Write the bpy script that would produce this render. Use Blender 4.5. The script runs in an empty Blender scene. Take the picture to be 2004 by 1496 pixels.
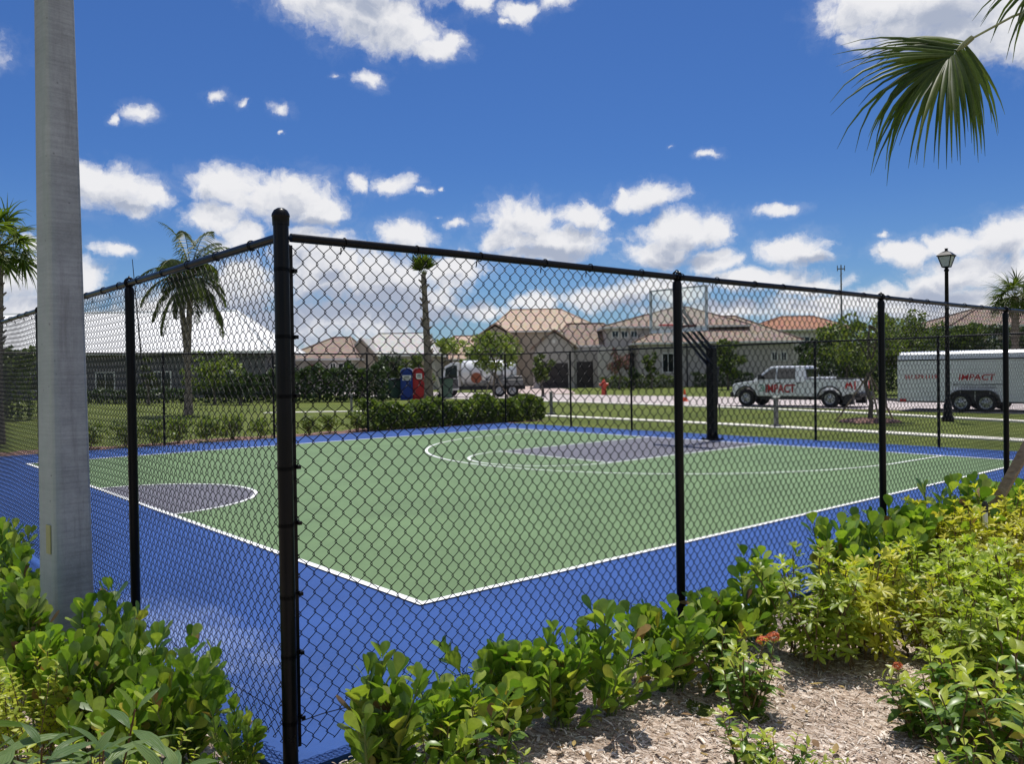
import bpy, math, random
import numpy as np
from mathutils import Vector, Matrix, noise as mnoise
rnd = random.Random(7)
rng = np.random.default_rng(11)
S = bpy.context.scene
COL = S.collection
PI = math.pi
R = math.radians

# ------------------------------------------------------------------ camera
CAM = Vector((-3.8534, -5.6853, 1.9080))
YAW, PITCH, ROLL, FPX = 0.8618083, 0.0118008, -0.0152612, 1622.83
FW = Vector((math.cos(YAW)*math.cos(PITCH), math.sin(YAW)*math.cos(PITCH), -math.sin(PITCH)))
_r = Vector((math.sin(YAW), -math.cos(YAW), 0)); _u = _r.cross(FW)
RT = math.cos(ROLL)*_r + math.sin(ROLL)*_u
UP = -math.sin(ROLL)*_r + math.cos(ROLL)*_u
cd = bpy.data.cameras.new('camera'); cam = bpy.data.objects.new('camera', cd); COL.objects.link(cam)
cd.sensor_fit = 'HORIZONTAL'; cd.sensor_width = 36; cd.lens = FPX/2004*36
cd.clip_start = 0.05; cd.clip_end = 5000
M = Matrix((RT, UP, -FW)).transposed().to_4x4(); M.translation = CAM
cam.matrix_world = M
S.camera = cam
VROT = YAW - PI/2                    # turn of things that stand square to the street view
FH = Vector((math.cos(YAW), math.sin(YAW), 0))

def at(px, py, d):                   # a survey point of the photograph at a given distance
    return CAM + d*(FW + RT*((px-1002)/FPX) - UP*((py-748)/FPX))
def ground(px, d):                   # the ground spot at that distance
    p = at(px, 700, d); q = at(px, 800, d); t = p.z/(p.z-q.z); r = p.lerp(q, t); r.z = 0; return r
def hor(px): return 757-.0172*(px+388)
def zz(px, py, d): return at(px, py, d).z

# ------------------------------------------------------------------ object helpers
def link(o, parent=None):
    COL.objects.link(o)
    if parent: o.parent = parent
    return o
def tag(o, label=None, cat=None, group=None, kind=None):
    if label: o['label'] = label
    if cat: o['category'] = cat
    if group: o['group'] = group
    if kind: o['kind'] = kind
    return o
def empty(name, loc, rz=0, label=None, cat=None, group=None):
    o = bpy.data.objects.new(name, None); COL.objects.link(o)
    o.empty_display_size = .2
    o.location = loc; o.rotation_euler = (0, 0, rz)
    return tag(o, label, cat, group)
def copy_tree(o, parent=None):
    c = o.copy(); COL.objects.link(c)
    if parent: c.parent = parent
    for ch in list(o.children): copy_tree(ch, c)
    return c
def place(proto, used, loc, rz, label, group=None, scale=1.0, name=None):
    o = proto if not used else copy_tree(proto)
    o.location = loc; o.rotation_euler = (0, 0, rz); o.scale = (scale,)*3 if not isinstance(scale, tuple) else scale
    o['label'] = label
    if group: o['group'] = group
    return o

class MB:
    def __init__(s): s.v = []; s.f = []; s.m = []; s.uv = None
    def add(s, vs, fs, mi=0, mat=None):
        b = len(s.v)
        if mat is not None: vs = [mat @ Vector(v) for v in vs]
        s.v.extend([tuple(v) for v in vs])
        for f in fs: s.f.append([b+i for i in f]); s.m.append(mi)
        return s
    def box(s, x0, x1, y0, y1, z0, z1, mi=0, mat=None, bev=0):
        if bev <= 0:
            vs = [(x0,y0,z0),(x1,y0,z0),(x1,y1,z0),(x0,y1,z0),(x0,y0,z1),(x1,y0,z1),(x1,y1,z1),(x0,y1,z1)]
            return s.add(vs, [(0,3,2,1),(4,5,6,7),(0,1,5,4),(1,2,6,5),(2,3,7,6),(3,0,4,7)], mi, mat)
        b = bev; vs = []; idx = {}
        for ix, (xo, xi) in enumerate(((x0, x0+b), (x1, x1-b))):
            for iy, (yo, yi) in enumerate(((y0, y0+b), (y1, y1-b))):
                for iz, (zo, zi) in enumerate(((z0, z0+b), (z1, z1-b))):
                    for k, p in enumerate(((xo,yi,zi),(xi,yo,zi),(xi,yi,zo))):
                        idx[ix,iy,iz,k] = len(vs); vs.append(p)
        fs = []
        for k in range(3):
            for e in range(2):
                q = []
                for a, c in ((0,0),(1,0),(1,1),(0,1)):
                    t = [0,0,0]; t[k] = e; t[(k+1)%3] = a; t[(k+2)%3] = c; q.append(idx[tuple(t)+(k,)])
                fs.append(q if e else q[::-1])
        for k in range(3):
            a1, a2 = (k+1)%3, (k+2)%3
            for e1 in range(2):
                for e2 in range(2):
                    t0 = [0,0,0]; t1 = [0,0,0]; t0[k] = 0; t1[k] = 1
                    for t in (t0, t1): t[a1] = e1; t[a2] = e2
                    q = [idx[tuple(t0)+(a1,)], idx[tuple(t1)+(a1,)], idx[tuple(t1)+(a2,)], idx[tuple(t0)+(a2,)]]
                    fs.append(q if e1 != e2 else q[::-1])
        for c in idx:
            if c[3] == 0:
                q = [idx[c[:3]+(k,)] for k in range(3)]
                fs.append(q if sum(c[:3]) % 2 else q[::-1])
        return s.add(vs, fs, mi, mat)
    def tube(s, pts, rad, n=8, cap=True, mi=0, mat=None, tw=0):
        pts = [Vector(p) for p in pts]; m = len(pts)
        if not hasattr(rad, '__len__'): rad = [rad]*m
        t0 = (pts[1]-pts[0]).normalized()
        ref = Vector((0,0,1)) if abs(t0.z) < .9 else Vector((1,0,0))
        a = t0.cross(ref).normalized(); vs = []
        for i in range(m):
            t = (pts[min(i+1, m-1)]-pts[max(i-1, 0)]).normalized()
            a = (a - t*a.dot(t)).normalized(); b = t.cross(a)
            for k in range(n):
                w = 2*PI*k/n + tw
                vs.append(pts[i] + (a*math.cos(w)+b*math.sin(w))*rad[i])
        fs = [(i*n+k, i*n+(k+1)%n, (i+1)*n+(k+1)%n, (i+1)*n+k) for i in range(m-1) for k in range(n)]
        if cap: fs += [tuple(range(n))[::-1], tuple((m-1)*n+k for k in range(n))]
        return s.add(vs, fs, mi, mat)
    def lathe(s, prof, n=20, mi=0, mat=None):           # profile (r, z) about z
        vs = []; fs = []
        for r, z in prof:
            for k in range(n): vs.append((r*math.cos(2*PI*k/n), r*math.sin(2*PI*k/n), z))
        for i in range(len(prof)-1):
            for k in range(n): fs.append((i*n+k, i*n+(k+1)%n, (i+1)*n+(k+1)%n, (i+1)*n+k))
        if prof[0][0] > 1e-6: fs.append(tuple(range(n))[::-1])
        if prof[-1][0] > 1e-6: fs.append(tuple((len(prof)-1)*n+k for k in range(n)))
        return s.add(vs, fs, mi, mat)
    def prism(s, poly, y0, y1, mi=0, mat=None):         # polygon in x-z drawn out along y
        n = len(poly)
        vs = [(x, y0, z) for x, z in poly] + [(x, y1, z) for x, z in poly]
        fs = [tuple(range(n)), tuple(range(2*n-1, n-1, -1))] + [(i, n+i, n+(i+1)%n, (i+1)%n) for i in range(n)]
        return s.add(vs, fs, mi, mat)
    def flat(s, poly, z0, z1, mi=0, mat=None):          # polygon in x-y drawn out along z
        n = len(poly)
        vs = [(x, y, z0) for x, y in poly] + [(x, y, z1) for x, y in poly]
        fs = [tuple(range(n))[::-1], tuple(range(n, 2*n))] + [(i, (i+1)%n, n+(i+1)%n, n+i) for i in range(n)]
        return s.add(vs, fs, mi, mat)
    def build(s, name, mats, parent=None, smooth=False, loc=None, fixn=True):
        me = bpy.data.meshes.new(name)
        me.from_pydata(s.v, [], s.f)
        if not isinstance(mats, (list, tuple)): mats = [mats]
        for m in mats: me.materials.append(m)
        if len(mats) > 1: me.polygons.foreach_set('material_index', s.m)
        if fixn:
            import bmesh
            b = bmesh.new(); b.from_mesh(me); bmesh.ops.recalc_face_normals(b, faces=b.faces); b.to_mesh(me); b.free()
        if smooth:
            me.polygons.foreach_set('use_smooth', [True]*len(me.polygons))
            if smooth != 2:
                try: me.set_sharp_from_angle(angle=R(35))
                except Exception: pass
        if s.uv is not None:
            l = me.uv_layers.new(name='UVMap')
            uv = [s.uv[v] for p in s.f for v in p]
            l.data.foreach_set('uv', [c for q in uv for c in q])
        o = bpy.data.objects.new(name, me); link(o, parent)
        if loc is not None: o.location = loc
        return o

def np_mesh(name, V, F, mats, parent=None, smooth=False, mi=None, uv=None):
    V = np.asarray(V, np.float32); F = np.asarray(F, np.int32); k = F.shape[1]
    me = bpy.data.meshes.new(name)
    me.vertices.add(len(V)); me.vertices.foreach_set('co', V.ravel())
    me.loops.add(F.size); me.loops.foreach_set('vertex_index', F.ravel())
    me.polygons.add(len(F))
    me.polygons.foreach_set('loop_start', np.arange(0, F.size, k, dtype=np.int32))
    me.polygons.foreach_set('loop_total', np.full(len(F), k, np.int32))
    if smooth: me.polygons.foreach_set('use_smooth', np.ones(len(F), bool))
    if not isinstance(mats, (list, tuple)): mats = [mats]
    for m in mats: me.materials.append(m)
    if mi is not None: me.polygons.foreach_set('material_index', np.asarray(mi, np.int32))
    if uv is not None:
        l = me.uv_layers.new(name='UVMap'); l.data.foreach_set('uv', np.asarray(uv, np.float32)[F.ravel()].ravel())
    me.update(calc_edges=True); me.validate()
    o = bpy.data.objects.new(name, me); link(o, parent)
    return o

def text_mesh(name, txt, height, mat, parent, loc, rot, width=None, bold=.0, align='CENTER', depth=.003, shear=0):
    c = bpy.data.curves.new('lettering', 'FONT'); c.body = txt; c.size = 1; c.align_x = align; c.align_y = 'CENTER'
    c.offset = bold; c.extrude = 0; c.shear = shear; c.resolution_u = 3
    t = bpy.data.objects.new('lettering', c); COL.objects.link(t)
    dg = bpy.context.evaluated_depsgraph_get()
    me = bpy.data.meshes.new_from_object(t.evaluated_get(dg))
    bpy.data.objects.remove(t); bpy.data.curves.remove(c)
    co = np.empty(len(me.vertices)*3, np.float32); me.vertices.foreach_get('co', co); co = co.reshape(-1, 3)
    w = np.ptp(co[:,0]); h = np.ptp(co[:,1]); co[:,0] -= (co[:,0].max()+co[:,0].min())/2; co[:,1] -= (co[:,1].max()+co[:,1].min())/2
    sy = height/h; sx = (width/w) if width else sy
    co[:,0] *= sx; co[:,1] *= sy
    me.vertices.foreach_set('co', co.ravel()); me.name = name
    me.materials.clear(); me.materials.append(mat)
    o = bpy.data.objects.new(name, me); link(o, parent); o.location = loc; o.rotation_euler = rot
    return o

# ------------------------------------------------------------------ materials
class NT:
    def __init__(s, tree): s.t = tree; s.n = tree.nodes; s.l = tree.links
    def new(s, ty, **kw):
        n = s.n.new(ty)
        for k, v in kw.items():
            if k.startswith('_'): setattr(n, k[1:], v)
        return n
    def put(s, sock, v):
        if isinstance(v, bpy.types.NodeSocket): s.l.new(v, sock)
        elif v is not None:
            if hasattr(sock.default_value, '__len__') and not hasattr(v, '__len__'): sock.default_value = (v,)*len(sock.default_value)
            elif hasattr(sock.default_value, '__len__') and len(sock.default_value) == 4 and len(v) == 3: sock.default_value = (*v, 1)
            else: sock.default_value = v
    def math(s, op, a, b=None, c=None, clamp=False):
        n = s.n.new('ShaderNodeMath'); n.operation = op; n.use_clamp = clamp
        for i, x in enumerate((a, b, c)):
            if x is not None: s.put(n.inputs[i], x)
        return n.outputs[0]
    def vec(s, op, a, b=None, c=None, out=0):
        n = s.n.new('ShaderNodeVectorMath'); n.operation = op
        for i, x in enumerate((a, b, c)):
            if x is not None: s.put(n.inputs[i], x)
        return n.outputs[out]
    def mix(s, f, a, b, bt='MIX'):
        n = s.n.new('ShaderNodeMix'); n.data_type = 'RGBA'; n.blend_type = bt
        s.put(n.inputs[0], f); s.put(n.inputs[6], a); s.put(n.inputs[7], b)
        return n.outputs[2]
    def noise(s, vec, scale, detail=4, rough=.55, dist=0, out=0, dim='3D'):
        n = s.n.new('ShaderNodeTexNoise'); n.noise_dimensions = dim
        if vec is not None: s.put(n.inputs['Vector'], vec)
        n.inputs['Scale'].default_value = scale; n.inputs['Detail'].default_value = detail
        n.inputs['Roughness'].default_value = rough; n.inputs['Distortion'].default_value = dist
        return n.outputs[out]
    def ramp(s, f, stops, interp='LINEAR'):
        n = s.n.new('ShaderNodeValToRGB'); e = n.color_ramp.elements; n.color_ramp.interpolation = interp
        while len(e) > 1: e.remove(e[-1])
        for i, (p, c) in enumerate(stops):
            x = e[0] if i == 0 else e.new(p)
            x.position = p; x.color = (*c, 1) if hasattr(c, '__len__') else (c, c, c, 1)
        s.put(n.inputs[0], f); return n.outputs[0]
    def maprange(s, v, a, b, c, d, smooth=False):
        n = s.n.new('ShaderNodeMapRange'); n.interpolation_type = 'SMOOTHSTEP' if smooth else 'LINEAR'
        for i, x in enumerate((v, a, b, c, d)): s.put(n.inputs[i], x)
        return n.outputs[0]
    def bump(s, h, strength=.3, dist=.01, normal=None):
        n = s.n.new('ShaderNodeBump'); n.inputs['Strength'].default_value = strength; n.inputs['Distance'].default_value = dist
        s.put(n.inputs['Height'], h)
        if normal is not None: s.l.new(normal, n.inputs['Normal'])
        return n.outputs[0]

def newmat(name):
    m = bpy.data.materials.new(name); m.use_nodes = True
    t = NT(m.node_tree); t.n.clear()
    out = t.n.new('ShaderNodeOutputMaterial'); return m, t, out
def principled(t, col, rough=.5, metal=0, spec=.5, normal=None, coat=0, trans=0):
    p = t.n.new('ShaderNodeBsdfPrincipled')
    t.put(p.inputs['Base Color'], col); t.put(p.inputs['Roughness'], rough); t.put(p.inputs['Metallic'], metal)
    p.inputs['Specular IOR Level'].default_value = spec; p.inputs['Coat Weight'].default_value = coat
    p.inputs['Transmission Weight'].default_value = trans
    if normal is not None: t.l.new(normal, p.inputs['Normal'])
    return p
def simple(name, col, rough=.5, metal=0, spec=.5, var=.12, vs=6, bump=0, bs=40, coat=0):
    m, t, out = newmat(name)
    g = t.new('ShaderNodeTexCoord').outputs['Object']
    n = t.noise(g, vs, 5)
    f = t.maprange(n, .3, .7, 1-var, 1+var)
    c = t.mix(1.0, col, f, 'MULTIPLY')
    nrm = t.bump(t.noise(g, bs, 4), bump, .01) if bump else None
    r = t.maprange(n, .3, .7, max(0, rough-.06), min(1, rough+.06))
    p = principled(t, c, r, metal, spec, nrm, coat)
    t.l.new(p.outputs[0], out.inputs[0]); return m
def leafmat(name, cols, rough=.42, transl=.3, spec=.5, tcol=None, vein=False, old=False):
    m, t, out = newmat(name)
    geo = t.new('ShaderNodeNewGeometry'); isl = geo.outputs['Random Per Island']
    oi = t.new('ShaderNodeObjectInfo').outputs['Random']
    st_ = [(i/(len(cols)-1)*(.93 if old else 1), x) for i, x in enumerate(cols)]
    if old: st_ += [(.955, (.42, .36, .05)), (.985, (.30, .20, .06)), (1.0, (.16, .09, .04))]
    c = t.ramp(isl, st_)
    f = t.maprange(oi, 0, 1, .82, 1.18); c = t.mix(1.0, c, f, 'MULTIPLY')
    nrm = None
    if vein:
        uv = t.new('ShaderNodeUVMap').outputs[0]
        sp = t.new('ShaderNodeSeparateXYZ'); t.l.new(uv, sp.inputs[0])
        v = t.math('ABSOLUTE', t.math('SINE', t.math('MULTIPLY', sp.outputs[0], PI*5)))
        line = t.maprange(v, .0, .35, 1, 0, True)
        c = t.mix(t.math('MULTIPLY', line, .45), c, (.26, .34, .14))
        nrm = t.bump(v, .5, .004)
    else:
        g = t.new('ShaderNodeTexCoord').outputs['Object']
        c = t.mix(1.0, c, t.maprange(t.noise(g, 35, 3), .3, .7, .85, 1.15), 'MULTIPLY')
    p = principled(t, c, rough, 0, spec, nrm)
    if transl > 0:
        tr = t.new('ShaderNodeBsdfTranslucent')
        t.put(tr.inputs[0], t.mix(1.0, c, tcol or (1.5, 1.6, .7), 'MULTIPLY'))
        mx = t.new('ShaderNodeMixShader'); mx.inputs[0].default_value = transl
        t.l.new(p.outputs[0], mx.inputs[1]); t.l.new(tr.outputs[0], mx.inputs[2]); t.l.new(mx.outputs[0], out.inputs[0])
    else: t.l.new(p.outputs[0], out.inputs[0])
    return m

def court_mat(name, col, painted_glare=False):
    m, t, out = newmat(name)
    g = t.new('ShaderNodeNewGeometry').outputs['Position']
    n1 = t.noise(g, .35, 5, .6); n2 = t.noise(g, 9, 5, .6); n3 = t.noise(g, 420, 2, .5)
    f = t.math('MULTIPLY', t.maprange(n1, .3, .7, .93, 1.07), t.maprange(n2, .3, .7, .95, 1.05))
    f = t.math('MULTIPLY', f, t.maprange(n3, .25, .75, .86, 1.14))
    mp = t.new('ShaderNodeMapping'); mp.inputs['Rotation'].default_value = (0, 0, .6); mp.inputs['Scale'].default_value = (.5, 4.5, 1); t.l.new(g, mp.inputs[0])
    sc_ = t.maprange(t.noise(mp.outputs[0], 1.3, 6, .72, 1.2), .60, .72, 0, 1, True)
    f = t.math('MULTIPLY', f, t.math('SUBTRACT', 1.0, t.math('MULTIPLY', sc_, .17)))
    f = t.math('MULTIPLY', f, t.maprange(t.noise(g, .9, 4, .55, .8), .35, .65, .91, 1.08))
    c = t.mix(1.0, col, f, 'MULTIPLY')
    # pale dust specks and scuffs
    v = t.new('ShaderNodeTexVoronoi'); v.inputs['Scale'].default_value = 26; t.l.new(g, v.inputs['Vector'])
    sp = t.math('MULTIPLY', t.maprange(v.outputs['Distance'], .03, .09, 1, 0, True), t.maprange(t.noise(g, 3, 3), .5, .62, 0, 1, True))
    c = t.mix(t.math('MULTIPLY', sp, .5), c, (.42, .45, .55))
    rough = .58
    if painted_glare:   # pale glare painted into the blue by the fence, a ragged speckled blotch
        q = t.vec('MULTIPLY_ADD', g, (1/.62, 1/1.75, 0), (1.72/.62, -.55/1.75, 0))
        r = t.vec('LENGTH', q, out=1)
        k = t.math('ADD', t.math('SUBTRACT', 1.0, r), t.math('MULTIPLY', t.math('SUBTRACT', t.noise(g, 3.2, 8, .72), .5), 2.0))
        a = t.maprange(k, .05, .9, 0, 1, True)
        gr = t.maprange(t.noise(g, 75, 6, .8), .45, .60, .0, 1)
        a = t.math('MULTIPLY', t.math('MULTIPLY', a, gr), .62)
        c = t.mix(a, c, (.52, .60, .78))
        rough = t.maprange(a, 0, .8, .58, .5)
    p = principled(t, c, rough, 0, .2, t.bump(n3, .35, .003))
    t.l.new(p.outputs[0], out.inputs[0]); return m

def lawn_mat(name, cols):
    m, t, out = newmat(name)
    g = t.new('ShaderNodeNewGeometry').outputs['Position']
    n1 = t.noise(g, .22, 6, .62); n2 = t.noise(g, 2.2, 6, .7); n3 = t.noise(g, 26, 4, .7)
    k = t.math('ADD', t.math('MULTIPLY', n1, .45), t.math('ADD', t.math('MULTIPLY', n2, .35), t.math('MULTIPLY', n3, .3)))
    c = t.ramp(k, [(.38, cols[0]), (.52, cols[1]), (.62, cols[2]), (.75, cols[3])])
    p = principled(t, c, .85, 0, .2, t.bump(n3, 1.0, .05))
    t.l.new(p.outputs[0], out.inputs[0]); return m

def mulch_mat(name, c0, c1, c2):
    m, t, out = newmat(name)
    g = t.new('ShaderNodeNewGeometry').outputs['Position']
    cols = []
    hs = []
    for i, (a, sx, sy) in enumerate(((.5, 95, 26), (1.7, 80, 22), (2.6, 110, 30))):
        mp = t.new('ShaderNodeMapping'); mp.inputs['Rotation'].default_value = (0, 0, a); mp.inputs['Scale'].default_value = (sx, sy, 20)
        t.l.new(g, mp.inputs[0])
        v = t.new('ShaderNodeTexVoronoi'); v.inputs['Scale'].default_value = 1; t.l.new(mp.outputs[0], v.inputs['Vector'])
        cols.append(v.outputs['Color']); hs.append(v.outputs['Distance'])
    sel = t.noise(g, 14, 4, .7)
    k = t.mix(t.maprange(sel, .42, .5, 0, 1), cols[0], cols[1]); k = t.mix(t.maprange(sel, .52, .58, 0, 1), k, cols[2])
    bw = t.new('ShaderNodeRGBToBW'); t.l.new(k, bw.inputs[0])
    h = t.math('ADD', hs[0], t.math('ADD', hs[1], hs[2]))
    c = t.ramp(bw.outputs[0], [(.12, c0), (.45, c1), (.8, c2)])
    c = t.mix(1.0, c, t.maprange(t.noise(g, 1.6, 5, .6), .3, .7, .75, 1.2), 'MULTIPLY')
    p = principled(t, c, .9, 0, .2, t.bump(bw.outputs[0], .9, .02))
    t.l.new(p.outputs[0], out.inputs[0]); return m

def roof_mat(name, col, col2, metal=False):
    m, t, out = newmat(name)
    g = t.new('ShaderNodeTexCoord').outputs['Object']
    sp = t.new('ShaderNodeSeparateXYZ'); t.l.new(g, sp.inputs[0])
    rows = t.math('FRACT', t.math('MULTIPLY', sp.outputs[2], 7.5))
    c = t.mix(t.maprange(t.noise(g, 2.5, 6, .7), .35, .65, 0, 1), col, col2)
    v = t.new('ShaderNodeTexVoronoi'); v.inputs['Scale'].default_value = 3; t.l.new(g, v.inputs['Vector'])
    c = t.mix(.22, c, v.outputs['Color'], 'SOFT_LIGHT')
    c = t.mix(1.0, c, t.maprange(rows, 0, .16, .72, 1.0), 'MULTIPLY')
    p = principled(t, c, .75, 0, .25, t.bump(rows, .6, .05))
    t.l.new(p.outputs[0], out.inputs[0]); return m

def stucco(name, col): return simple(name, col, .85, 0, .2, .07, 1.2, .25, 60)

def trunk_mat(name, a, b, scale=12):
    m, t, out = newmat(name)
    g = t.new('ShaderNodeTexCoord').outputs['Object']
    mp = t.new('ShaderNodeMapping'); mp.inputs['Scale'].default_value = (1, 1, 2.2); t.l.new(g, mp.inputs[0])
    n = t.noise(mp.outputs[0], scale, 7, .7, .6)
    c = t.ramp(n, [(.32, a), (.65, b)])
    p = principled(t, c, .9, 0, .15, t.bump(n, .8, .03)); t.l.new(p.outputs[0], out.inputs[0]); return m

def concrete_pole_mat():
    m, t, out = newmat('cast_concrete')
    g = t.new('ShaderNodeTexCoord').outputs['Object']
    mp = t.new('ShaderNodeMapping'); mp.inputs['Scale'].default_value = (1.2, 1.2, 26); t.l.new(g, mp.inputs[0])
    lines = t.noise(mp.outputs[0], 2.2, 6, .75)
    n = t.noise(g, 2.3, 7, .66); fine = t.noise(g, 70, 4, .7)
    mp2 = t.new('ShaderNodeMapping'); mp2.inputs['Scale'].default_value = (7, 7, .55); t.l.new(g, mp2.inputs[0])
    streak = t.noise(mp2.outputs[0], 1.6, 6, .7)
    c = t.ramp(n, [(.28, (.24, .25, .25)), (.5, (.36, .37, .37)), (.72, (.49, .495, .485))])
    c = t.mix(1.0, c, t.maprange(lines, .32, .6, .80, 1.05), 'MULTIPLY')
    c = t.mix(1.0, c, t.maprange(fine, .3, .7, .90, 1.08), 'MULTIPLY')
    c = t.mix(t.maprange(streak, .52, .70, 0, .6), c, (.19, .185, .18))
    sp = t.new('ShaderNodeSeparateXYZ'); t.l.new(g, sp.inputs[0])
    alg = t.math('MULTIPLY', t.maprange(sp.outputs[0], -.05, -.13, 0, 1), t.maprange(streak, .35, .6, .35, .8))
    c = t.mix(alg, c, (.37, .45, .38))
    v = t.new('ShaderNodeTexVoronoi'); v.inputs['Scale'].default_value = 11; t.l.new(g, v.inputs['Vector'])
    c = t.mix(t.maprange(v.outputs['Distance'], .05, .1, .6, 0), c, (.14, .14, .14))
    h = t.math('ADD', lines, t.math('MULTIPLY', fine, .4))
    p = principled(t, c, .88, 0, .25, t.bump(h, .35, .006)); t.l.new(p.outputs[0], out.inputs[0]); return m

MAT = {}
MAT['black'] = simple('black_vinyl_coating', (.004, .004, .005), .32, 0, .17, .15, 9, .06, 60)
MAT['wire'] = simple('black_coated_wire', (.004, .004, .0055), .42, 0, .18, .1, 3)
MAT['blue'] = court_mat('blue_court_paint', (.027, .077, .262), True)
MAT['green'] = court_mat('green_court_paint', (.132, .206, .090))
MAT['grey'] = court_mat('grey_court_paint', (.135, .132, .155))
MAT['line'] = simple('white_line_paint', (.82, .83, .82), .6, 0, .3, .05, 5, .1, 90)
MAT['pole'] = concrete_pole_mat()
MAT['lawn'] = lawn_mat('lawn_grass', ((.060, .085, .014), (.105, .138, .022), (.150, .180, .032), (.22, .22, .06)))
MAT['mulch'] = mulch_mat('wood_mulch', (.18, .12, .08), (.42, .32, .245), (.66, .56, .47))
MAT['redmulch'] = mulch_mat('red_mulch', (.09, .045, .035), (.23, .12, .095), (.38, .26, .22))
MAT['walk'] = simple('sidewalk_concrete', (.72, .69, .60), .85, 0, .2, .08, 2, .15, 30)
MAT['kerb'] = simple('kerb_concrete', (.72, .69, .60), .85, 0, .2, .1, 2, .15, 30)
MAT['road'] = simple('pale_pavers', (.50, .44, .42), .85, 0, .2, .12, 3, .25, 18)
MAT['drive'] = simple('driveway_pavers', (.50, .40, .36), .85, 0, .2, .12, 3, .25, 18)
MAT['white'] = simple('white_vehicle_paint', (.78, .79, .80), .28, 0, .5, .03, 1, coat=.5)
MAT['whiteplastic'] = simple('white_plastic', (.78, .78, .76), .45, 0, .4, .05, 3)
MAT['glass'] = simple('dark_window_glass', (.012, .016, .018), .06, 0, .8, .05, 1)
MAT['rubber'] = simple('tyre_rubber', (.018, .018, .019), .75, 0, .3, .1, 8)
MAT['chrome'] = simple('brushed_alloy', (.42, .43, .45), .38, .7, .5, .08, 5)
MAT['darkmetal'] = simple('dark_metal', (.03, .03, .033), .5, .3, .5, .15, 6)
MAT['greymetal'] = simple('grey_metal', (.17, .17, .17), .5, .5, .5, .15, 5)
MAT['red'] = simple('red_decal', (.55, .022, .025), .4, 0, .5, .05, 3)
MAT['ink'] = simple('black_decal', (.015, .015, .018), .4, 0, .5, .05, 3)
MAT['greendecal'] = simple('green_decal', (.05, .25, .16), .4, 0, .5, .05, 3)
MAT['bluebooth'] = simple('blue_plastic', (.006, .035, .26), .42, 0, .45, .1, 3)
MAT['redbooth'] = simple('red_plastic', (.42, .012, .016), .42, 0, .45, .1, 3)
MAT['orange'] = simple('orange_plastic', (.72, .10, .025), .5, 0, .4, .1, 4)
MAT['hydrant'] = simple('red_orange_enamel', (.55, .07, .035), .45, 0, .5, .12, 8)
MAT['wood'] = trunk_mat('weathered_wood', (.20, .15, .11), (.36, .29, .22), 9)
MAT['bark'] = trunk_mat('tree_bark', (.08, .07, .055), (.20, .17, .14), 10)
MAT['palmbark'] = trunk_mat('palm_bark', (.11, .085, .065), (.30, .25, .20), 7)
MAT['stem'] = simple('plant_stem', (.16, .11, .055), .8, 0, .2, .2, 20)
MAT['gstem'] = simple('green_stem', (.14, .18, .05), .7, 0, .3, .2, 20)
MAT['clusia'] = leafmat('paddle_leaf', ((.080, .165, .016), (.145, .250, .026), (.215, .325, .040), (.34, .41, .065)), .34, .36, .5, None, False, True)
MAT['schef'] = leafmat('yellow_green_leaf', ((.24, .27, .02), (.44, .43, .035), (.60, .55, .08), (.32, .36, .035)), .42, .40)
MAT['schef2'] = leafmat('bright_green_leaf', ((.18, .26, .02), (.30, .39, .035), (.44, .50, .06), (.23, .31, .03)), .42, .40)
MAT['ixora'] = leafmat('ixora_leaf', ((.055, .12, .015), (.09, .17, .02), (.15, .24, .03), (.10, .18, .022)), .36, .32, .5, None, False, True)
MAT['ixtip'] = leafmat('young_leaf', ((.30, .37, .04), (.40, .44, .06), (.24, .32, .04)), .38, .38)
MAT['flower'] = leafmat('orange_petal', ((.62, .13, .05), (.75, .24, .09), (.52, .10, .06)), .6, .25, .2, (1, 1, 1))
MAT['tib'] = leafmat('striped_long_leaf', ((.085, .150, .045), (.13, .20, .06), (.18, .25, .08)), .42, .30, .4, None, True)
MAT['gold'] = leafmat('golden_small_leaf', ((.30, .35, .03), (.45, .47, .05), (.22, .29, .03)), .45, .4)
MAT['tree'] = leafmat('tree_leaf', ((.045, .078, .015), (.075, .115, .022), (.115, .160, .032), (.17, .205, .05)), .5, .3)
MAT['tree2'] = leafmat('light_tree_leaf', ((.085, .130, .022), (.13, .185, .034), (.19, .245, .05), (.26, .29, .07)), .5, .34)
MAT['dtree'] = leafmat('dark_tree_leaf', ((.022, .044, .013), (.040, .072, .018), (.070, .108, .026)), .5, .2)
MAT['pink'] = leafmat('pink_blossom', ((.34, .15, .15), (.20, .12, .09), (.10, .13, .05)), .6, .2, .2, (1, 1, 1))
MAT['frond'] = leafmat('fan_frond', ((.036, .062, .010), (.070, .105, .015), (.125, .160, .028)), .44, .46, .3)
MAT['frond2'] = leafmat('feather_frond', ((.06, .085, .018), (.095, .125, .028), (.14, .17, .045)), .45, .3)
MAT['roofbrown'] = roof_mat('brown_roof_tile', (.215, .155, .118), (.29, .22, .175))
MAT['rooftan'] = roof_mat('tan_roof_tile', (.43, .315, .225), (.50, .385, .29))
MAT['rooforange'] = roof_mat('orange_roof_tile', (.29, .125, .07), (.36, .18, .11))
MAT['roofgrey'] = roof_mat('pale_grey_roof', (.42, .405, .38), (.50, .485, .46))
MAT['roofwhite'] = simple('white_metal_roof', (.90, .90, .88), .6, 0, .4, .04, .5)
MAT['wallgrey'] = stucco('grey_stucco', (.42, .395, .36))
MAT['wallbeige'] = stucco('beige_stucco', (.45, .385, .31))
MAT['wallwhite'] = stucco('pale_stucco', (.50, .47, .42))
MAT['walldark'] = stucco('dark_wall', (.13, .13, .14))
MAT['trim'] = stucco('white_trim', (.66, .65, .62))
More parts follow.
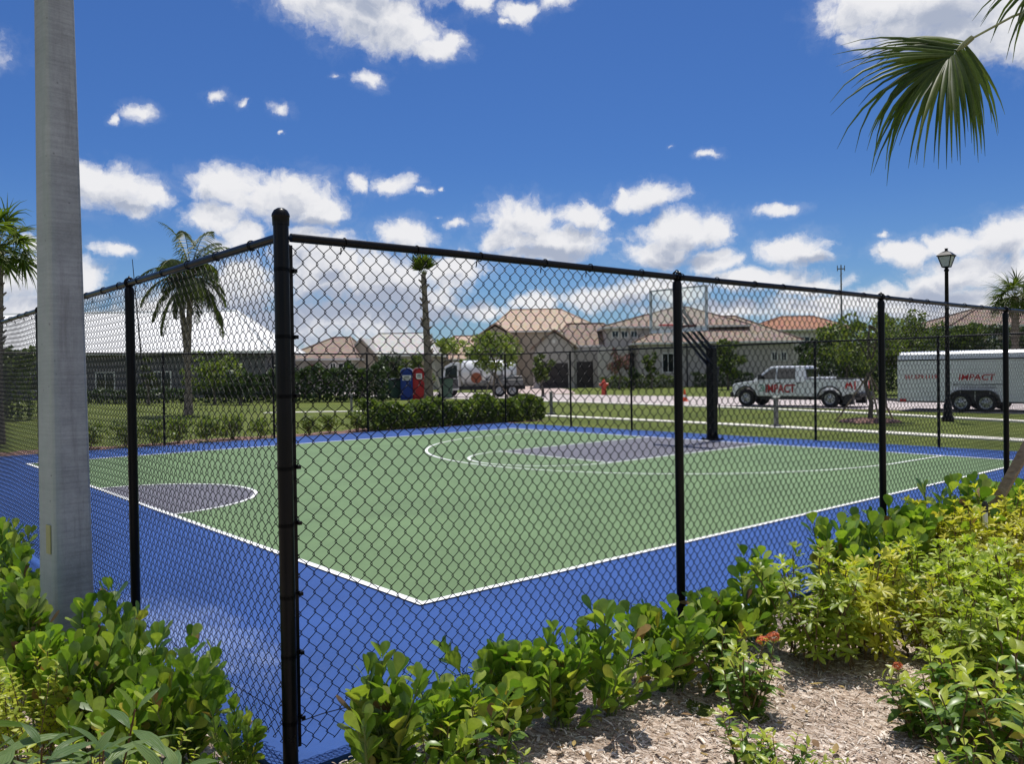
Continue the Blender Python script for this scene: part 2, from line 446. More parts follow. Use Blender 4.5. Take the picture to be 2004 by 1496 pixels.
MAT['door'] = simple('dark_brown_door', (.035, .028, .026), .5, 0, .4, .1, 4)
MAT['cage'] = simple('lamp_glass', (.42, .44, .45), .25, 0, .5, .05, 4)
MAT['net'] = simple('white_net_cord', (.75, .75, .75), .8)
MAT['bin'] = simple('green_bin_plastic', (.05, .10, .075), .5, 0, .4, .1, 4)
def clear_glass():
    m, t, out = newmat('clear_acrylic')
    g = t.new('ShaderNodeBsdfGlossy'); g.inputs['Roughness'].default_value = .04; g.inputs[0].default_value = (.9, .92, .92, 1)
    tr = t.new('ShaderNodeBsdfTransparent'); tr.inputs[0].default_value = (.92, .95, .94, 1)
    fr = t.new('ShaderNodeFresnel'); fr.inputs[0].default_value = 1.45
    mx = t.new('ShaderNodeMixShader'); t.l.new(fr.outputs[0], mx.inputs[0]); t.l.new(tr.outputs[0], mx.inputs[1]); t.l.new(g.outputs[0], mx.inputs[2])
    t.l.new(mx.outputs[0], out.inputs[0]); return m
MAT['clear'] = clear_glass()

# ------------------------------------------------------------------ sun and sky
SAZ, SEL = R(42), R(73)
SD = Vector((math.cos(SEL)*math.cos(SAZ), math.cos(SEL)*math.sin(SAZ), math.sin(SEL)))
ld = bpy.data.lights.new('sun', 'SUN'); ld.energy = 4.7; ld.angle = R(.53); ld.color = (1, .955, .89)
lo = bpy.data.objects.new('sun', ld); COL.objects.link(lo); lo.location = (0, 0, 40)
lo.rotation_euler = SD.to_track_quat('Z', 'Y').to_euler()

CLOUDS = [  # survey of the cumulus: x, y, half width, half height, strength (photo frame), turned into sky directions below
 (640,5,90,48,1),(720,25,105,60,1),(790,65,75,42,1),(858,98,52,26,.9),(885,85,26,30,.8),(700,-60,180,70,1),
 (935,5,38,34,.8),(1010,22,52,28,.75),(1085,-5,45,28,.8),(980,45,24,14,.6),
 (722,155,28,22,.75),(668,148,22,12,.4),(420,188,30,18,.75),(480,205,18,12,.6),(550,212,28,16,.55),(552,255,10,8,.6),(214,230,20,16,.6),(268,222,44,24,.75),
 (1690,15,90,55,1),(1800,20,130,70,1),(1930,50,130,62,1),(1680,78,40,22,.75),(1760,90,90,24,.6),(2060,60,120,60,1),
 (225,372,88,40,1),(175,352,45,32,1),(300,388,40,22,.9),(255,402,62,22,.8),
 (440,368,66,34,1),(545,390,106,46,1),(625,412,50,32,1),(425,425,58,32,.95),(470,462,44,34,.9),(430,480,40,30,.8),
 (215,487,44,17,.95),(708,350,26,24,.85),(775,357,40,20,.9),(825,372,20,9,.6),(855,365,10,10,.5),
 (1270,386,66,24,1),(1222,382,22,18,.9),(1522,406,48,14,.9),(1386,296,28,12,.55),(1310,280,18,8,.3),(1742,463,18,12,.7),
 (795,458,54,28,1),(892,430,34,14,.7),(850,418,12,7,.4),
 (1022,430,68,40,1),(1090,472,108,34,1),(1140,420,52,28,.95),(1183,434,24,18,.9),(985,466,50,30,1),(1060,500,120,20,.8),
 (1335,455,86,42,1),(1290,495,66,34,1),(1400,512,52,26,1),(1392,452,40,34,1),
 (1552,488,70,34,1),(1600,504,38,18,.9),
 (1775,500,62,30,1),(1860,478,62,30,1),(1962,470,80,46,1),(1905,535,120,36,1),(1990,545,70,60,1),(1840,562,90,30,.9),
 (1480,545,110,26,.95),(1585,560,80,20,.9),(1300,565,110,30,.95),(1190,588,110,26,.9),(1050,592,70,26,.9),
 (640,530,105,75,1),(600,470,60,40,.9),(755,555,105,60,1),(835,600,90,46,1),(890,522,70,34,.95),(700,625,170,36,1),(880,545,80,40,.7),
 (930,612,80,24,.9),(1640,595,210,26,.9),(1830,600,220,36,1),(1380,605,150,22,.9),
 (45,545,95,52,1),(165,552,52,46,.95),(55,478,36,30,.8),(470,570,90,80,1),(350,620,120,56,1),(250,640,160,40,.9),(560,640,150,40,1),(60,600,120,40,.9),
 (1150,690,500,40,.6),(400,690,500,36,.6),(1800,680,300,36,.7),
 (-260,300,140,60,1),(-420,480,190,70,1),(2330,300,160,60,1),(2500,520,240,70,1),(1300,-300,220,90,1),(300,-350,160,80,1),(-100,80,120,50,.8),(2250,-100,200,90,1),(900,-800,300,120,1),(1800,-900,300,140,1)]
w = bpy.data.worlds.new('World'); S.world = w; w.use_nodes = True
T = NT(w.node_tree); T.n.clear()
def dir_ae(px, py):
    d = (FW + RT*((px-1002)/FPX) - UP*((py-748)/FPX)).normalized()
    return math.atan2(-d.dot(_r), d.dot(FH)), math.asin(d.z)
def cloud_group(CLOUDS, nm):
    g = bpy.data.node_groups.new(nm, 'ShaderNodeTree')
    g.interface.new_socket('P', in_out='INPUT', socket_type='NodeSocketVector')
    g.interface.new_socket('F', in_out='OUTPUT', socket_type='NodeSocketFloat')
    t = NT(g); gi = t.n.new('NodeGroupInput'); go = t.n.new('NodeGroupOutput')
    P = gi.outputs[0]; acc = None
    for x, y, rx, ry, st in CLOUDS:
        a0, e0 = dir_ae(x, y); a1, _ = dir_ae(x+rx, y); a2, _ = dir_ae(x-rx, y); _, e1 = dir_ae(x, y-ry); _, e2 = dir_ae(x, y+ry)
        kk = 1.30 if y < 440 else 1.18
        ra = abs(a1-a2)/2*kk; re = abs(e1-e2)/2*kk
        q = t.vec('MULTIPLY_ADD', P, (1/ra, 1/re, 0), (-a0/ra, -e0/re, 0))
        l = t.vec('LENGTH', q, out=1)
        f = t.math('SUBTRACT', st, l)
        acc = f if acc is None else t.math('SMOOTH_MAX', acc, f, .16)
    t.l.new(acc, go.inputs[0]); return g
CG = cloud_group(CLOUDS, 'cumulus_field')
BASES = [(520,625,110,46,1),(640,600,70,34,1),(690,595,90,34,1),(770,600,70,40,1),(640,545,40,20,.8),(850,628,70,24,1),(930,590,50,18,.8),(1080,497,110,16,.9),(1330,512,90,16,.8),(1590,512,60,12,.8),(600,436,80,14,.8),(250,408,70,10,.7),(1850,590,110,20,.8),(1960,575,60,18,.7),(1850,40,80,40,.8),(1420,590,120,18,.8),(90,590,60,18,.8),(720,10,40,30,.6),(1250,600,90,18,.8)]
BG = cloud_group(BASES, 'cloud_bases')
D = T.new('ShaderNodeTexCoord').outputs['Generated']
sep = T.new('ShaderNodeSeparateXYZ'); T.l.new(D, sep.inputs[0])
az = T.math('ARCTAN2', T.math('MULTIPLY', T.vec('DOT_PRODUCT', D, tuple(_r), out=1), -1), T.vec('DOT_PRODUCT', D, tuple(FH), out=1))
el = T.math('ARCSINE', T.math('MULTIPLY', sep.outputs[2], .9999))
cmb = T.new('ShaderNodeCombineXYZ'); T.l.new(az, cmb.inputs[0]); T.l.new(el, cmb.inputs[1])
P0 = cmb.outputs[0]
wv = T.vec('SUBTRACT', T.noise(P0, 16, 7, .62, out=1), (.5, .5, .5))
P1 = T.vec('MULTIPLY_ADD', wv, (.062, .040, 0), P0)
def field(P, dy):
    gnode = T.n.new('ShaderNodeGroup'); gnode.node_tree = CG
    pp = T.vec('ADD', P, (-dy*.25, dy, 0)); T.l.new(pp, gnode.inputs[0])
    n = T.noise(pp, 46, 8, .62)
    return T.math('ADD', gnode.outputs[0], T.math('MULTIPLY', T.math('SUBTRACT', n, .5), 1.15))
F0 = field(P1, 0); F1 = field(P1, .020)
alpha = T.maprange(F0, -.08, .54, 0, 1, True)
wisp = T.math('MULTIPLY', T.maprange(F0, -.45, .15, 0, .16, True), T.maprange(T.noise(P1, 24, 6, .7), .4, .7, 0, 1))
alpha = T.math('MAXIMUM', alpha, wisp)
back = T.math('MULTIPLY', T.maprange(T.math('ABSOLUTE', az), 1.0, 1.5, 0, 1, True), T.maprange(T.noise(D, 2.6, 7, .6), .46, .62, 0, 1, True))  # unseen clouds added behind the camera as neutral fill light
alpha = T.math('MAXIMUM', alpha, back)
shade = T.maprange(F1, .15, .85, 0, 1, True)
fine = T.noise(P1, 38, 6, .6)
shade = T.math('MULTIPLY', shade, T.maprange(T.math('ADD', T.math('MULTIPLY', fine, .5), T.math('MULTIPLY', T.noise(P1, 13, 5, .6), .5)), .38, .60, .12, 1.0))
gb = T.n.new('ShaderNodeGroup'); gb.node_tree = BG; T.l.new(P1, gb.inputs[0])
gf = T.math('ADD', gb.outputs[0], T.math('MULTIPLY', T.math('SUBTRACT', T.noise(P1, 30, 6, .6), .5), 1.2))
shade = T.math('MAXIMUM', shade, T.maprange(gf, -.35, .55, 0, 1.0, True))
ccol = T.mix(shade, (8.5, 8.5, 8.75), (4.0, 4.5, 5.7))
sky = T.new('ShaderNodeTexSky'); sky.sky_type = 'NISHITA'; sky.sun_disc = False
sky.sun_elevation = SEL; sky.sun_rotation = math.atan2(SD.x, SD.y); sky.altitude = 5; sky.air_density = 1.0; sky.dust_density = .6; sky.ozone_density = 2.5
skc = T.mix(1.0, sky.outputs[0], T.mix(T.maprange(el, .0, .26, 0, 1, True), (.50, .70, .96), (.30, .52, .89)), 'MULTIPLY')
col = T.mix(alpha, skc, ccol)
bg = T.new('ShaderNodeBackground'); T.l.new(col, bg.inputs[0]); bg.inputs[1].default_value = .10
wo = T.n.new('ShaderNodeOutputWorld'); T.l.new(bg.outputs[0], wo.inputs[0])
w.cycles.sampling_method = 'MANUAL'; w.cycles.sample_map_resolution = 512
S.view_settings.view_transform = 'Standard'; S.view_settings.look = 'None'; S.view_settings.exposure = 0; S.view_settings.gamma = 1
S.cycles.max_bounces = 7; S.cycles.diffuse_bounces = 3; S.cycles.glossy_bounces = 3; S.cycles.transmission_bounces = 4; S.cycles.transparent_max_bounces = 8
S.cycles.use_denoising = True
S.cycles.sample_clamp_indirect = 6
# ------------------------------------------------------------------ the setting
def sheet(name, poly, z, mat, kind='structure', z0=None):
    b = MB(); b.flat(poly, z-.02 if z0 is None else z0, z); return tag(b.build(name, mat), kind=kind)
def grid_sheet(name, x0, x1, y0, y1, step, hf, mat, keep=None):
    nx = max(2, int((x1-x0)/step)+1); ny = max(2, int((y1-y0)/step)+1)
    X, Y = np.meshgrid(np.linspace(x0, x1, nx), np.linspace(y0, y1, ny)); Z = hf(X, Y)
    V = np.stack([X, Y, Z], -1).reshape(-1, 3); I = np.arange(nx*ny).reshape(ny, nx)
    F = np.stack([I[:-1,:-1], I[:-1,1:], I[1:,1:], I[1:,:-1]], -1).reshape(-1, 4)
    if keep is not None:
        c = V[F].mean(1); F = F[keep(c[:,0], c[:,1])]
    return tag(np_mesh(name, V, F, mat, smooth=True), kind='structure')
def spline(pts, n=10):
    out = []; P = [pts[0]] + list(pts) + [pts[-1]]
    for i in range(1, len(P)-2):
        p0, p1, p2, p3 = [np.array(P[j], float) for j in (i-1, i, i+1, i+2)]
        for k in range(n):
            t = k/n; out.append(.5*((2*p1)+(-p0+p2)*t+(2*p0-5*p1+4*p2-p3)*t*t+(-p0+3*p1-3*p2+p3)*t**3))
    out.append(np.array(pts[-1], float)); return out
def ribbon(name, pts, width, z, mat, n=10, label=None):
    c = spline(pts, n); b = MB(); L = []; Rr = []
    for i, p in enumerate(c):
        d = c[min(i+1, len(c)-1)]-c[max(i-1, 0)]; d = d/np.hypot(*d); nn = np.array([-d[1], d[0]])
        L.append(p+nn*width/2); Rr.append(p-nn*width/2)
    for i in range(len(c)-1):
        q = [L[i], Rr[i], Rr[i+1], L[i+1]]
        b.add([(*L[i], z), (*Rr[i], z), (*Rr[i+1], z), (*L[i+1], z), (*L[i], z-.06), (*Rr[i], z-.06), (*Rr[i+1], z-.06), (*L[i+1], z-.06)],
              [(0,1,2,3), (0,3,7,4), (1,5,6,2)])
    return tag(b.build(name, mat, fixn=False), kind='structure')

lawn = MB(); Rg = 900
lawn.add([(Rg*math.cos(2*PI*k/48)+15, Rg*math.sin(2*PI*k/48)+15, -.035) for k in range(48)], [tuple(range(48))])
tag(lawn.build('ground', MAT['lawn']), kind='structure')
def lump(X, Y):
    return -.018+.012*np.sin(X*3.1+1)*np.sin(Y*2.7)+.008*np.sin(X*8.3+Y*5.1)+.006*np.sin(X*17-Y*13)-.01*np.clip((Y+3)*.3, 0, 1)
grid_sheet('planting_bed', -14, 20, -16, 18.2, .12, lump, MAT['mulch'], lambda x, y: ((y < -2.05) | (x < -2.2)))
grid_sheet('mulch_strip', -2.2, 18.6, 18.33, 20.4, .12, lambda X, Y: lump(X, Y)*.8-.004, MAT['redmulch'], lambda x, y: y < 19.9+.25*np.sin(x*1.3)+.12*np.sin(x*4.1))
W_, L_ = 15.637, 14.399
fa, fb, fc, fd = -2.078, -1.918, 18.22, 16.318
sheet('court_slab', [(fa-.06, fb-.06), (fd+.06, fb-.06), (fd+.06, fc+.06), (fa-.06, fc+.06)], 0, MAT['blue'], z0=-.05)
def rect(x0, x1, y0, y1): return [(x0, y0), (x1, y0), (x1, y1), (x0, y1)]
b = MB(); b.add([(0,0,.004), (L_,0,.004), (L_,W_,.004), (0,W_,.004)], [(0,1,2,3)])
tag(b.build('court_playing_surface', MAT['green'], fixn=False), kind='structure')
CY = 7.80; KX = 8.82; KR = 1.83; CR = 1.86; CYc = 7.95
b = MB()
b.add([(KX, CY-KR, .008), (L_, CY-KR, .008), (L_, CY+KR, .008), (KX, CY+KR, .008)], [(0,1,2,3)])
b.add([(CR*math.cos(a), CYc+CR*math.sin(a), .008) for a in np.linspace(-PI/2, PI/2, 49)], [tuple(range(49))])
tag(b.build('court_key_paint', MAT['grey'], fixn=False), kind='structure')
def strip(b, pts, wd, z=.012, closed=False):
    n = len(pts); V = []
    for i, p in enumerate(pts):
        p = np.array(p, float)
        if closed: d = np.array(pts[(i+1) % n])-np.array(pts[i-1])
        else: d = np.array(pts[min(i+1, n-1)], float)-np.array(pts[max(i-1, 0)], float)
        d = d/np.hypot(*d); nn = np.array([-d[1], d[0]])*wd/2
        V += [(*(p+nn), z), (*(p-nn), z)]
    b.add(V, [(2*i, 2*i+1, 2*((i+1) % n)+1, 2*((i+1) % n)) for i in range(n if closed else n-1)])
b = MB(); lw = .075
for x0, x1, y0, y1 in ((0, L_, -lw/2, lw/2), (0, L_, W_-lw/2, W_+lw/2), (-lw/2, lw/2, lw/2, W_-lw/2), (L_-lw/2, L_+lw/2, lw/2, W_-lw/2)):
    if y1-y0 < .2: x0 -= lw/2; x1 += lw/2
    b.add([(x0,y0,.012), (x1,y0,.012), (x1,y1,.012), (x0,y1,.012)], [(0,1,2,3)])
lw2 = .065
strip(b, [(L_-.04, CY-KR), (KX, CY-KR)], lw2, .0125); strip(b, [(L_-.04, CY+KR), (KX, CY+KR)], lw2, .0125); strip(b, [(KX, CY-KR), (KX, CY+KR)], lw2, .0130)
strip(b, [(KX+KR*math.cos(a), CY+KR*math.sin(a)) for a in np.linspace(PI/2, 1.5*PI, 60)], lw2, .0135)
strip(b, [(CR*math.cos(a), CYc+CR*math.sin(a)) for a in np.linspace(-PI/2, PI/2, 60)], lw2, .0135)
arc = [(12.75+6.02*math.cos(a), 7.75+6.02*math.sin(a)) for a in np.linspace(PI/2, 1.5*PI, 90)]
strip(b, [(L_-.04, 7.75+6.1)] + arc + [(L_-.04, 7.75-6.1)], lw2, .0140)
tag(b.build('court_markings', MAT['line'], fixn=False), kind='structure')

ribbon('sidewalk', [(17.4,-14),(19.6,1.6),(20.3,7.5),(20.75,13.8),(20.85,21),(20.4,27),(18.4,32.2),(14.5,35.6)], .74, .0, MAT['walk'])
ribbon('kerb', [(20,-20),(27.2,4),(30.0,13),(31.7,22.5),(32.6,31.7),(33.2,42),(33.4,58)], .72, .02, MAT['kerb'])
ribbon('road', [(30,-60),(36.5,-20),(38.2,8),(38.4,26),(38.7,44),(39.5,62),(43,90),(52,130)], 11.4, -.005, MAT['road'])
ribbon('driveway', [(43.9,47),(54,58),(63,70),(70,79)], 7, .0, MAT['drive'])

# ------------------------------------------------------------------ chain link fences
def chain_link(Lf, z0, z1, w=.080, h=.095, wire=.0026, fine=True, d=.0095, seed=0, offx=0, offz=0):
    A = w/4 + .0035; per = int((z1-z0)/h)+1
    if fine: tt = [0, .14, .5, .86]
    else: tt = [0, .5]
    prof = []
    for k in range(2*per):
        sg = 1 if k % 2 == 0 else -1
        for t in tt:
            if fine: xx = {0: -1, .14: -.90, .5: 0, .86: .90}[t]; yy = {0: 0, .14: -.85, .5: -1, .86: -.85}[t]
            else: xx = -1+2*t; yy = 0 if t == 0 else -1
            prof.append((sg*xx*A, sg*yy*d, z0+offz+(k+t)*h/2))
    P = np.array(prof); P = P[P[:,2] <= z1+.01]
    m = len(P); K = 3
    def tubes(P):
        T_ = np.gradient(P, axis=0); T_ /= np.linalg.norm(T_, axis=1)[:,None]
        a = np.cross(T_, np.array([0, 1., 0])); a /= np.linalg.norm(a, axis=1)[:,None]; c = np.cross(T_, a)
        return np.stack([P + wire*(a*math.cos(2*PI*k/K)+c*math.sin(2*PI*k/K)) for k in range(K)], 1).reshape(-1, 3)
    Va = tubes(P); Pb = P.copy(); Pb[:,0] *= -1; Pb[:,1] *= -1; Vb = tubes(Pb)
    F1 = np.array([(i*K+k, i*K+(k+1) % K, (i+1)*K+(k+1) % K, (i+1)*K+k) for i in range(m-1) for k in range(K)])
    nw = int(Lf/(w/2)); V = np.empty((nw, m*K, 3)); off = np.arange(nw)*(w/2)+w/4+offx
    for j in range(nw): V[j] = Va if j % 2 == 0 else Vb
    V[:,:,0] += off[:,None]
    V = V.reshape(-1, 3); F = (F1[None]+(np.arange(nw)*m*K)[:,None,None]).reshape(-1, 4)
    x, z = V[:,0].copy(), V[:,2].copy(); r2 = np.random.default_rng(seed)
    for _ in range(5):
        kx, kz, p1, p2, p3 = r2.uniform(.5, 3.2), r2.uniform(.8, 3.5), *r2.uniform(0, 6.28, 3)
        s = np.sin(kx*x+p1)*np.sin(kz*z+p2)
        V[:,1] += .0085*s; V[:,0] += .0036*np.sin(kx*1.7*x+p3)*np.sin(kz*z+p1); V[:,2] += .0036*np.sin(kx*1.3*x+p2)*np.sin(kz*1.2*z+p3)
    return V, F
ZR = 2.58
POSTM = {}
def fence(label, loc, rz, Lf, posts, corner, near, seed, inward, bars):
    f = empty('chain_link_fence', loc, rz, label, 'fence', 'chain link fences round the court')
    V, F = chain_link(Lf, .05, ZR-.015, fine=near, seed=seed, wire=.0026 if near else .0020, offx=.012*(seed % 3), offz=.006)
    V[:,1] += inward*.040
    np_mesh('chain_link', V, F, MAT['wire'], f, smooth=True)
    rl = MB(); rl.tube([(.05 if corner else 0, 0, ZR)] + [(x, .003*math.sin(x*2.1+seed), ZR+.004*math.sin(x*1.3+seed)) for x in np.arange(1, Lf, 1.0)] + [(Lf, 0, ZR)], .0215, 12)
    rl.build('top_rail', MAT['black'], f, True)
    for i, x in enumerate(posts):
        if 'post' not in POSTM:
            m = MB(); m.tube([(0,0,-.05), (0,0,2.53)], .032, 16); POSTM['post'] = m.build('post', MAT['black'], f, True); p = POSTM['post']
            c = MB(); c.lathe([(.0335,2.47),(.0335,2.525),(.028,2.545),(.015,2.553),(0,2.555)], 16)
            ring = [(0, .0262*math.cos(a), ZR+.004+.030*math.sin(a)) for a in np.linspace(0, 2*PI, 17)]
            c.tube([(-.017+q[0], q[1], q[2]) for q in ring], .006, 6); c.tube([(.017, q[1], q[2]) for q in ring], .006, 6)
            c.tube([(.028*math.cos(a), 0, ZR+.012+.034*math.sin(a)) for a in np.linspace(.15, PI-.15, 11)], .0045, 6)
            c.build('loop_cap', MAT['black'], p, True)
        else: p = copy_tree(POSTM['post'], f)
        p.location = (x, 0, 0)
    if corner:
        m = MB(); m.tube([(0,0,-.05), (0,0,2.68)], .037, 20); p = m.build('corner_post', MAT['black'], f, True)
        c = MB(); c.lathe([(.0405,2.635),(.0415,2.675),(.044,2.679),(.042,2.69),(.032,2.708),(.016,2.718),(0,2.72)], 20); c.build('dome_cap', MAT['black'], p, True)
    for bx, sd in bars:
        t = MB(); t.box(bx-.012, bx+.012, inward*.034-.004, inward*.034+.004, .07, 2.55, bev=.002); bar = t.build('tension_bar', MAT['black'], f)
        for k, z in enumerate(np.linspace(.22, 2.42, 8)):
            bb = MB(); bb.lathe([(.037,-.009),(.0384,-.009),(.0384,.009),(.037,.009)], 20)
            bb.box(.038*sd if sd > 0 else -.076, .076 if sd > 0 else -.038, inward*.022-.005, inward*.022+.010, -.011, .011)
            bb.tube([(sd*.072, inward*.022-.022, 0), (sd*.072, inward*.022+.022, 0)], .006, 6)
            bb.box(sd*.072-.009, sd*.072+.009, inward*.022-.026, inward*.022-.016, -.009, .009)
            bb.build('band', MAT['black'], f, loc=(bx-sd*.062, 0, z+.02*math.sin(k*2.7)))
    if near:
        tie = None
        for x in np.arange(.34, Lf, .46):
            if tie is None:
                m = MB(); m.tube([(.004*k/9, .0255*math.cos(a), ZR+.0255*math.sin(a)) for k, a in enumerate(np.linspace(-2.2, 3.6, 15))], .0036, 5)
                m.tube([(0, inward*.03, ZR-.02), (.008, inward*.044, ZR-.045), (-.006, inward*.03, ZR-.055)], .0036, 5)
                tie = m.build('wire_tie', MAT['wire'], f, True); tie.location = (x, 0, 0)
            else:
                c = tie.copy(); COL.objects.link(c); c.parent = f; c.location = (x+rnd.uniform(-.05, .05), 0, 0)
        tw = MB(); tw.tube([(x, inward*.045+.006*math.sin(x*9), .17+.012*math.sin(x*2.3+1)+.008*math.sin(x*7.7)) for x in np.arange(.08, Lf-.05, .12)], .0028, 4)
        tw.build('bottom_wire', MAT['wire'], f, True)
    return f
fence('near black chain link fence run past the orange flowered shrubs, holding the domed corner post', (fa, fb, 0), 0, fd-fa,
      [3.04, 6.18, 9.42, 12.5, 15.5], True, True, 1, 1, [(.062, 1)])
fence('black chain link fence run behind the tall concrete pole, seen at a steep slant', (fa, fb, 0), PI/2, fc-fb,
      [2.44, 5.37, 8.42, 11.4, 14.4, 17.4, 20.1], False, True, 2, -1, [(.062, 1)])
fence('distant black chain link fence run in front of the clipped hedge', (fa, fc, 0), 0, fd-fa,
      [2.95, 5.91, 9.15, 12.43, 15.48], False, False, 3, 1, [])
fence('distant black chain link fence run behind the basketball hoop along the sidewalk', (fd, fb, 0), PI/2, fc-fb,
      [0, 1.45, 4.45, 7.55, 10.72, 13.89, 16.65, 20.138], False, False, 4, -1, [])

# ------------------------------------------------------------------ concrete pole
pb = ground(134, 5.6)
azp = YAW + math.atan((1002-134)/FPX)
o = empty('concrete_pole', pb, azp-PI/2+R(21), 'tall tapered square pole of streaked grey concrete beside the fence', 'pole')
m = MB(); zs = np.linspace(-.1, 7.0, 30); V = []; n = 12
for z in zs:
    h = (.266-.0165*z)/2; c = .022; cc = .008
    ring = []
    for sx, sy in ((-1,-1), (1,-1), (1,1), (-1,1)):
        a = (sx*h, sy*(h-c)); bq = (sx*(h-c), sy*h); mid = (sx*(h-cc), sy*(h-cc))
        ring += [a, mid, bq] if sx*sy > 0 else [bq, mid, a]
    V += [(x, y, z) for x, y in ring]
m.add(V, [(i*n+k, i*n+(k+1) % n, (i+1)*n+(k+1) % n, (i+1)*n+k) for i in range(len(zs)-1) for k in range(n)] + [tuple((len(zs)-1)*n+k for k in range(n))])
m.build('shaft', MAT['pole'], o)
m = MB(); m.box(-.136, -.129, -.10, -.035, .76, .95); m.build('yellow_tag', simple('faded_yellow_paint', (.36, .36, .15), .7), o)

# ------------------------------------------------------------------ basketball hoop
o = empty('basketball_hoop', (14.82, 7.80, 0), 0, 'black basketball hoop with clear backboard and padded pole at the court baseline', 'basketball hoop')
m = MB(); m.box(-.11, .11, -.11, .11, .0, 2.5, bev=.02); m.build('pole', MAT['black'], o, True)
m = MB(); m.flat([(-.22,-.22),(.22,-.22),(.22,.22),(-.22,.22)], .0, .035)
for a in range(4):
    m.prism([(.10,.03),(.21,.03),(.10,.26)], -.012, .012, mat=Matrix.Rotation(a*PI/2, 4, 'Z'))
for sx in (-1, 1):
    for sy in (-1, 1): m.tube([(sx*.18, sy*.18, .03), (sx*.18, sy*.18, .07)], .018, 6)
m.build('base_plate', MAT['black'], o)
bx, bz0, bz1, hw = -1.42, 2.93, 4.03, .93
m = MB(); m.box(bx-.006, bx+.006, -hw+.05, hw-.05, bz0+.04, bz1-.04); bd = m.build('backboard', MAT['clear'], o)
m = MB(); fw = .042
m.box(bx-.025, bx+.025, -hw, -hw+fw*1.7, bz0, bz1, bev=.006); m.box(bx-.025, bx+.025, hw-fw*1.7, hw, bz0, bz1, bev=.006)
m.box(bx-.024, bx+.024, -hw+fw*1.7, hw-fw*1.7, bz1-fw, bz1, bev=.006); m.box(bx-.024, bx+.024, -hw+fw*1.7, hw-fw*1.7, bz0, bz0+fw, bev=.006)
m.build('frame', simple('grey_white_frame', (.60, .60, .60), .4), bd)
m = MB(); m.box(bx-.04, bx+.04, -hw-.01, hw+.01, bz0-.055, bz0-.001, bev=.015); m.build('edge_pad', simple('pale_foam_pad', (.60, .62, .66), .7), bd)
m = MB(); m.box(bx+.03, bx+.07, -.10, .10, bz0+.02, bz1-.12); m.box(bx+.03, bx+.06, -.55, .55, bz0+.07, bz0+.12); pass
m.build('mount', MAT['darkmetal'], bd)
for z0, z1, y in ((2.02, 3.02, -.09), (2.02, 3.02, .09), (2.42, 3.45, -.09), (2.42, 3.45, .09)):
    m = MB(); m.tube([(-.05, y, z0), (bx+.06, y, z1)], .036, 4, tw=PI/4); m.build('arm', MAT['black'], o)
m = MB(); m.tube([(.02, 0, 2.55), (-.62, 0, 2.72), (bx+.08, 0, 3.75)], .018, 6); m.build('strut', MAT['darkmetal'], o)
m = MB(); m.tube([(.11, .0, 2.05), (.2, -.02, 1.9), (.19, -.03, 1.0)], .03, 8); m.tube([(.19, -.03, 1.0), (.19, -.10, .95), (.19, -.12, .62)], .014, 6); m.box(.10, .25, -.08, .05, 1.72, 1.98, bev=.01); m.box(.10, .2, -.06, .04, .98, 1.12, bev=.01)
m.build('crank', MAT['darkmetal'], o)
m = MB(); rr = .2286; cx = bx-.03-.16-rr
m.tube([(cx+rr*math.cos(a), rr*math.sin(a), 3.05) for a in np.linspace(0, 2*PI, 33)], .011, 8)
m.box(bx-.2, bx-.03, -.07, .07, 3.035, 3.06); m.box(bx-.045, bx-.027, -.10, .10, 2.97, 3.09)
m.tube([(bx-.03, -.09, 2.98), (cx+rr*.5, -.19, 3.05)], .008, 6); m.tube([(bx-.03, .09, 2.98), (cx+rr*.5, .19, 3.05)], .008, 6)
rim = m.build('rim', simple('rim_red_paint', (.60, .035, .03), .4), o, True)
m = MB()
for k in range(12):
    for sg in (1, -1):
        pts = []
        for i in range(9):
            a = 2*PI*k/12 + sg*i*2*PI/48; t = i/8; r_ = rr*(1-.42*min(1, t*1.5)); pts.append((cx+r_*math.cos(a), r_*math.sin(a), 3.04-.40*t))
        m.tube(pts, .0045, 4)
m.build('net', MAT['net'], rim)
# ------------------------------------------------------------------ plants near the camera
class LB:
    def __init__(s): s.v = []; s.f = []; s.uv = []; s.m = []
    def leaf(s, base, d, up, L, Wd, prof, fold=.15, curl=.15, mi=0):
        d = Vector(d).normalized(); side = d.cross(up)
        if side.length < 1e-4: side = d.cross(Vector((1, .3, 0)))
        side.normalize(); n = side.cross(d).normalized(); b0 = len(s.v)
        for t, w in prof:
            p = base + d*(L*t) - n*(curl*L*t*t); wv = w*Wd/2
            s.v += [tuple(p-side*wv+n*fold*wv), tuple(p), tuple(p+side*wv+n*fold*wv)]
            s.uv += [(0, t), (.5, t), (1, t)]
        for i in range(len(prof)-1):
            a = b0+3*i
            s.f += [(a, a+1, a+4, a+3), (a+1, a+2, a+5, a+4)]; s.m += [mi, mi]
    def blade(s, pts, side, wids, fold=.35, mi=0):        # long folded strip
        b0 = len(s.v)
        for i, p in enumerate(pts):
            t = (pts[min(i+1, len(pts)-1)]-pts[max(i-1, 0)]).normalized()
            sd = (side - t*side.dot(t)).normalized(); n = sd.cross(t); w = wids[i]/2
            s.v += [tuple(p-sd*w+n*fold*w), tuple(p), tuple(p+sd*w+n*fold*w)]; s.uv += [(0, 0), (.5, 0), (1, 0)]
        for i in range(len(pts)-1):
            a = b0+3*i; s.f += [(a, a+1, a+4, a+3), (a+1, a+2, a+5, a+4)]; s.m += [mi, mi]
    def build(s, name, mats, parent=None):
        return np_mesh(name, s.v, s.f, mats, parent, True, s.m, s.uv)
PADDLE = [(0,.08),(.16,.17),(.36,.50),(.58,.88),(.77,1.0),(.90,.80),(.97,.48),(1,.18)]
